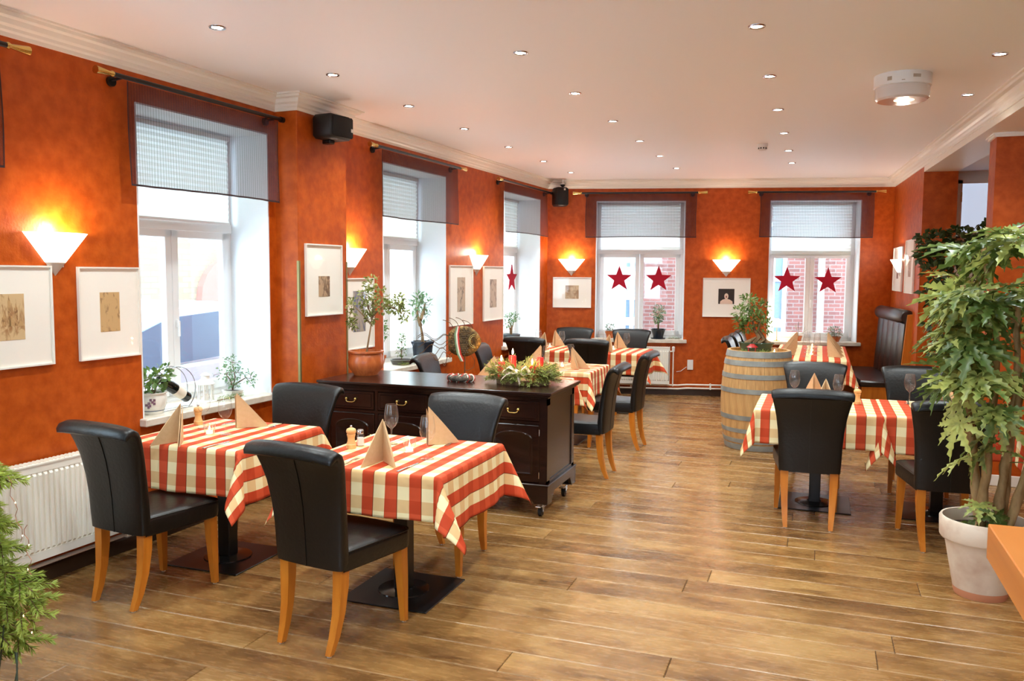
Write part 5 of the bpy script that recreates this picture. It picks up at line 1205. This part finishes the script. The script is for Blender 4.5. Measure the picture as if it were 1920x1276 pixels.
for tr in trunks:
    pts = []; 
    for i in range(len(tr)-1):
        for k in range(6):
            a = k/6; p = Vector(tr[i])*(1-a) + Vector(tr[i+1])*a; pts.append(p + Vector((rnd.uniform(-1,1), rnd.uniform(-1,1), 0))*.006)
    pts.append(Vector(tr[-1])); n = len(pts)
    MB().tube(pts, [(.026 - .015*i/n)*(1 + .18*(i % 3 == 0)) for i in range(n)], 10).build('trunk', tbm, t, smooth=60)
def palm_leaf(seed, nl=7):
    rnd = random.Random(seed); s = MB()
    for i in range(nl):
        f = i/(nl-1)*2 - 1; a = f*radians(118); L_ = (1 - .32*abs(f)**1.5) * rnd.uniform(.9, 1.05)
        d = Vector((sin(a), cos(a), 0)); q = Vector((cos(a), -sin(a), 0)); ns = 11; dr = rnd.uniform(.18, .42)
        c = []; l = []; r = []
        for k in range(ns+1):
            tt = k/ns; w_ = .135*L_*(sin(pi*min(1, tt**.75*.98 + .02))**.9) + .004
            if tt > .35: w_ *= (1.0 if k % 2 else .62) * (1.25 if k % 2 else 1)
            z = .04*sin(tt*pi) - dr*tt*tt*.55; p = d*L_*tt + Vector((0, 0, z))
            fwd = d*(.05*L_ if (k % 2 and tt > .35) else 0)
            c.append(p); l.append(p - q*w_ + fwd + Vector((0, 0, w_*.35))); r.append(p + q*w_ + fwd + Vector((0, 0, w_*.35)))
        vs = c + l + r; m_ = ns+1; fs = []
        for k in range(ns): fs += [(k, k+1, m_+k+1, m_+k), (2*m_+k, 2*m_+k+1, k+1, k)]
        s.add(vs, fs)
    s.tube([(0, 0, 0), (0, -.18, -.05), (0, -.36, -.16)], .012, 5)
    return s
GL = two_sided_leaf('lobed_leaf_green', rgb(84, 108, 48), rgb(192, 200, 112), .38, .3, 4, True)
protos = [palm_leaf(100+i) for i in range(4)]; lm_ = []
for i, s in enumerate(protos):
    me = bpy.data.meshes.new('lobed_leaf'); me.from_pydata(s.v, [], s.f); me.materials.append(GL)
    me.polygons.foreach_set('use_smooth', [True]*len(me.polygons)); lm_.append(me)
rnd = random.Random(44)
def put_leaf(px, py, pz, az, tilt, sc, roll=0.0):
    o = bpy.data.objects.new('leaf', rnd.choice(lm_)); COL.objects.link(o); o.parent = BPT
    o.matrix_local = Matrix.Translation((px + .015, py, pz)) @ Matrix.Rotation(az, 4, 'Z') @ Matrix.Rotation(tilt, 4, 'X') @ Matrix.Rotation(roll, 4, 'Y') @ Matrix.Diagonal((sc, sc, sc, 1))
n_l = 0
for i in range(1200):
    # crown: dense mass left and up, thinner towards the bare trunks at the lower right
    z = rnd.uniform(.72, 1.93); x = rnd.uniform(-.30, .56); y = rnd.uniform(-.32, .34)
    left = -.30 + (.06 if z > 1.75 else 0) + (.08 if z < 1.0 else 0)
    if x < left: continue
    if z < 1.35 and x > -.02 and rnd.random() < .80: continue
    if z < 1.0 and x > -.14 and rnd.random() < .55: continue
    if ((x-.1)/.50)**2 + (y/.38)**2 > 1: continue
    if z < 1.05 and rnd.random() < .35: continue
    az = atan2(-(x+.0), y) if (x*x+y*y) > .01 else rnd.uniform(0, 6.28)
    az = atan2(-x, y) + rnd.uniform(-.7, .7)
    put_leaf(.04 + x*.88, y*.88, z, az, rnd.uniform(-1.0, .25), rnd.uniform(.17, .25), rnd.uniform(-.6, .6)); n_l += 1
    if n_l >= 125: break
for x, y, z, az, tl, sc in ((-.14,-.22,1.34,2.7,-.75,.23), (-.2,-.2,1.62,2.0,-.5,.21), (.16,-.25,1.72,3.6,-.6,.24), (.28,-.2,1.62,3.3,-.9,.2), (-.02,-.26,1.02,2.3,-1.0,.19), (-.18,-.2,.95,2.2,-1.15,.2), (.02,-.2,.98,3.0,-1.3,.18), (-.2,-.12,1.15,1.8,-.6,.18), (-.22,-.1,1.38,1.7,-.5,.18), (-.12,-.24,1.2,2.6,-.6,.2), (-.05,-.06,.50,3.0,-.5,.13), (.02,-.10,.46,3.6,-1.2,.13), (-.01,-.05,.42,2.6,.5,.11)):
    put_leaf(x, y, z, az, tl, sc)
rnd2 = random.Random(3); s = MB()
for i in range(70):
    a = rnd2.uniform(0, 6.28); r = rnd2.uniform(0, .16); leaf(s, Vector((r*cos(a), r*sin(a), .365)), rvec(rnd2), .04, .03, rnd2)
s.build('ground_leaves', GL, t, fix=False)
# darker plant behind it
def darkpot(t): pot([(.0001, 0), (.13, 0), (.17, .28), (.175, .30), (.16, .30), (.15, .27)], mat('brown_planter', rgb(70, 50, 38), .5), soil=(.16, .28))(t)
plant('ivy_bush', 'dark small leaved bushy plant rising behind the big potted tree', 'plant', (1.22, 8.75, 0), [[(0,0,.28),(-.03,0,.9),(-.08,0,1.5),(-.12,0,1.95)],[(.03,0,.28),(.08,0,1.0),(.1,0,1.9)],[(0,.03,.28),(0,.05,1.1),(-.15,.02,1.7)]],
   [((-.27,0,1.90),(.12,.15,.08)), ((-.1,0,1.90),(.15,.2,.08)), ((.1,0,1.88),(.16,.2,.09)), ((-.22,0,1.72),(.13,.2,.12)), ((0,0,1.65),(.2,.2,.15)), ((-.2,0,1.5),(.13,.2,.14)), ((0,0,1.4),(.2,.2,.15)), ((-.15,0,1.25),(.15,.2,.15)), ((.05,0,1.15),(.2,.2,.15)), ((-.1,0,1.0),(.15,.2,.12)), ((.2,0,2.14),(.03,.04,.06)), ((-.24,0,2.02),(.16,.15,.09)), ((.0,0,2.06),(.18,.18,.08)), ((.2,0,2.02),(.16,.18,.08))], 100, .075, .055, 'dark', darkpot, 51, .014, bk=bark)

# ================================================================ CHRISTMAS TREE at the left edge
t = thing('christmas_tree', 'green christmas tree with wire lights entering at the left edge', 'christmas tree', (-3.06, 2.2, 0))
rnd = random.Random(61)
MB().tube([(0, 0, .05), (0, 0, 1.45)], [.03, .012], 8).build('trunk', bark, t, smooth=60)
MB().lathe([(.0001, 0), (.15, 0), (.12, .06), (.05, .1), (.0001, .1)], 20).build('stand', M['blackmetal'], t, smooth=30)
fn_ = two_sided_leaf('spruce_needle', rgb(120, 142, 44), rgb(200, 212, 104), .5, .25, 6, False)
expl = [(.97, .15, .28), (.80, .1, .25), (.70, .2, .26), (.60, .1, .38), (.57, -.2, .34), (.47, .15, .36), (.43, -.15, .36), (.38, .1, .36), (.32, -.1, .26), (.88, -.4, .24), (.66, -.4, .28), (.50, .4, .34)]
for i in range(60):
    z = .24 + 1.2*(i/60); R_ = .25*(1 - .45*(z-.2)/1.0)*rnd.uniform(.85, 1.05); a = i*2.4 + rnd.uniform(-.3, .3)
    if i < len(expl): z, a, R_ = expl[i]
    d = Vector((cos(a), sin(a), 0)); s = MB(); lv = MB()
    pts = [Vector((0, 0, z+.03)) + d*R_*k/6 + Vector((0, 0, -.10*(k/6)**2*R_*3 + .0)) for k in range(7)]
    s.tube(pts, [.007 - .0008*k for k in range(7)], 5)
    subs = [(pts, 1.0)]
    for k in (2, 3, 4, 5):
        for sg in (-1, 1):
            q = (d*cos(.8) + Vector((-d.y, d.x, 0))*sg*sin(.8)); e = pts[k] + q*R_*.30 + Vector((0, 0, -.03)); s.tube([pts[k], e], .002, 4, caps=False); subs.append(([pts[k], e], .6))
    for pl, w_ in subs:
        for j in range(len(pl)-1):
            m_ = int(44 if len(pl) > 2 else 80)
            ax = (pl[j+1]-pl[j]).normalized()
            for k in range(m_):
                p = pl[j] + (pl[j+1]-pl[j])*(k/m_); v = rvec(rnd); leaf(lv, p, ax*.9 + (v-ax*v.dot(ax)).normalized()*.75, .034, .0062, rnd, .05)
    b_ = s.build('branch', bark2, t); lv.build('needles', fn_, b_, fix=False)
s = MB(); lt = MB(); cu = mat('copper_wire', rgb(170, 110, 80), .35, .8)
for i, (x0, y0, z0, x1, z1) in enumerate(((.38,-.05,.97,.44,.74), (.34,-.1,.96,.38,.7), (.44,-.04,.80,.46,.62), (.30,-.1,.86,.34,.66), (.46,-.08,.53,.50,.42))):
    pts = [(x0 + (x1-x0)*k/10 + .012*sin(k*1.7+i), y0, z0 + (z1-z0)*k/10) for k in range(11)]; s.tube(pts, .0014, 4); s.build('light_wire', cu, t); s = MB()
    for k in (4, 9): lt.lathe([(.0001, -.005), (.0022, 0), (.0001, .005)], 6, c=pts[k])
lt.build('fairy_lights', emit_mat('fairy_light', (1, .8, .5, 1), 3), t)
MB().tube([(.33, -.05, .42), (.30, -.06, .2), (.34, -.08, .06), (.40, -.1, .14), (.45, -.1, .30), (.44, -.1, .36)], .0025, 6).tube([(.45, -.1, .36), (.47, -.12, .25), (.48, -.13, .02)], .003, 6).build('cable', mat('green_cable', rgb(50, 60, 40), .5), t, smooth=60)
for x, y, z, c, lb in ((.26, -.12, .875, (226, 220, 214), 'silver bauble hanging in the christmas tree'), (.28, -.1, .835, (150, 60, 34), 'copper bauble hanging in the christmas tree')):
    b_ = thing('bauble', lb, 'bauble', (-3.02+x, 2.2+y, z)); MB().lathe([(.0001, -.028)] + [(.028*sin(a), -.028*cos(a)) for a in [pi*k/10 for k in range(1, 10)]] + [(.0001, .028)], 18).build('ball', mat('tree_bauble', rgb(*c), .15, .8), b_, smooth=180); MB().tube([(0, 0, .027), (0, 0, .036)], .005, 8).tube([(0,0,.036),(0,0,.07)],.0008,4).build('cap', M['brass'], b_)

# ================================================================ OUTSIDE
tag(MB().box(-30, 25, -15, 45, -.4, -.22).build('ground', noise_mat('snowy_street', rgb(206, 208, 212), rgb(230, 232, 236), .6, .8)), 'snow covered street outside', kind='structure')
def building(label, loc, rz, Wd, Ht, m, wins, extra=None):
    t = thing('building', label, 'building', loc, rz); MB().box(-3, 0, -Wd/2, Wd/2, 0, Ht).build('facade', m, t)
    wf = mat('outside_window_frame', rgb(226, 236, 244), .5); wg = mat('outside_glazing', rgb(104, 124, 144), .25)
    for y0, y1, z0, z1 in wins:
        f = MB().box(-.05, .05, y0-.08, y0, z0-.08, z1+.08).box(-.05, .05, y1, y1+.08, z0-.08, z1+.08).box(-.05, .05, y0, y1, z0-.08, z0).box(-.05, .05, y0, y1, z1, z1+.08).box(-.05, .045, (y0+y1)/2-.04, (y0+y1)/2+.04, z0, z1).box(-.05, .045, y0, y1, (z0+z1)/2-.03, (z0+z1)/2+.03).build('window', wf, t)
        MB().box(-.04, .02, y0, y1, z0, z1).build('pane', wg, f)
    if extra: extra(t)
    return t
building('red brick building with pale window surrounds seen through the far windows', BW(-4.6, 3.2, -.3), AB, 5.6, 9, M['redbrick'], [(-2.08, -1.85, .5, 1.0), (-2.08, -1.85, 1.15, 1.9), (-2.08, -1.85, 2.05, 2.7), (.5, .86, .9, 2.9)], lambda t: MB().tube([(.12, 1.55, 0), (.12, 1.55, 8)], .06, 10).build('downpipe', M['cyltin'], t))
building('white rendered house behind the left pane of the left far window', BW(-3.6, -2.05, -.3), AB, 6.2, 9, M['facade'], [])
def arch(t):
    MB().prism([(1.15, .3), (2.75, .3), (2.75, 1.5)] + [(1.95 + .8*cos(a), 1.5 + .75*sin(a)) for a in [pi*k/10 for k in range(1, 10)]] + [(1.15, 1.5)], .0, .12, 'x').build('arched_gate', mat('red_brown_boards', rgb(160, 96, 84), .7), t)
building('pale brick building across the street behind the left windows', LW(-6.5, 10.5, -.3), AL, 26, 10, M['palebrick'], [(-4.0, -3.0, 1.6, 3.4) if False else (-9, -7.8, 1.2, 3.2), (5.0, 6.4, 1.2, 3.2), (8, 9.4, 1.2, 3.2)], arch)
# parked car outside the nearest left window
t = thing('car', 'pale silver car parked in the street outside the nearest left window', 'car', LW(-3.3, 7.9, -.22), AL)
sil = mat('silver_car_paint', rgb(196, 204, 214), .25, .3); cg = mat('dark_car_glass', rgb(100, 118, 138), .2)
body = [(-2.1, .35), (-2.1, .75), (-1.98, .90), (1.35, .96), (1.95, .85), (2.1, .6), (2.1, .35)]
rings = []
for x, k in ((-.85, .96), (-.8, 1), (.8, 1), (.85, .96)): rings.append([(x, y*k, .35 + (z-.35)*k) for y, z in body])
MB().loft(rings).build('body', sil, t, smooth=30)
cab = [(-1.95, .9), (-1.45, 1.36), (-1.0, 1.52), (-.2, 1.58), (.6, 1.5), (1.35, .95)]
MB().loft([[(x, y, .9 + (z-.9)*k) for y, z in cab] for x, k in ((-.72, .97), (-.66, 1), (.66, 1), (.72, .97))]).build('roof', mat('snow_dusted_roof', rgb(236, 240, 244), .6), t, smooth=30)
for sx in (-1, 1):
    MB().prism([(-1.78, .90), (-1.38, 1.28), (-.96, 1.42), (-.96, .93)], min(sx*.70, sx*.745), max(sx*.70, sx*.745), 'x').build('side_window', cg, t)
    MB().prism([(-.88, .94), (-.88, 1.43), (-.2, 1.47), (.3, 1.45), (.9, 1.0)], min(sx*.70, sx*.745), max(sx*.70, sx*.745), 'x').build('side_window', cg, t)
    for yy in (-1.3, 1.3): MB().tube([(sx*.68, yy, .31), (sx*.86, yy, .31)], .31, 24).build('wheel', M['blackplastic'], t, smooth=30)
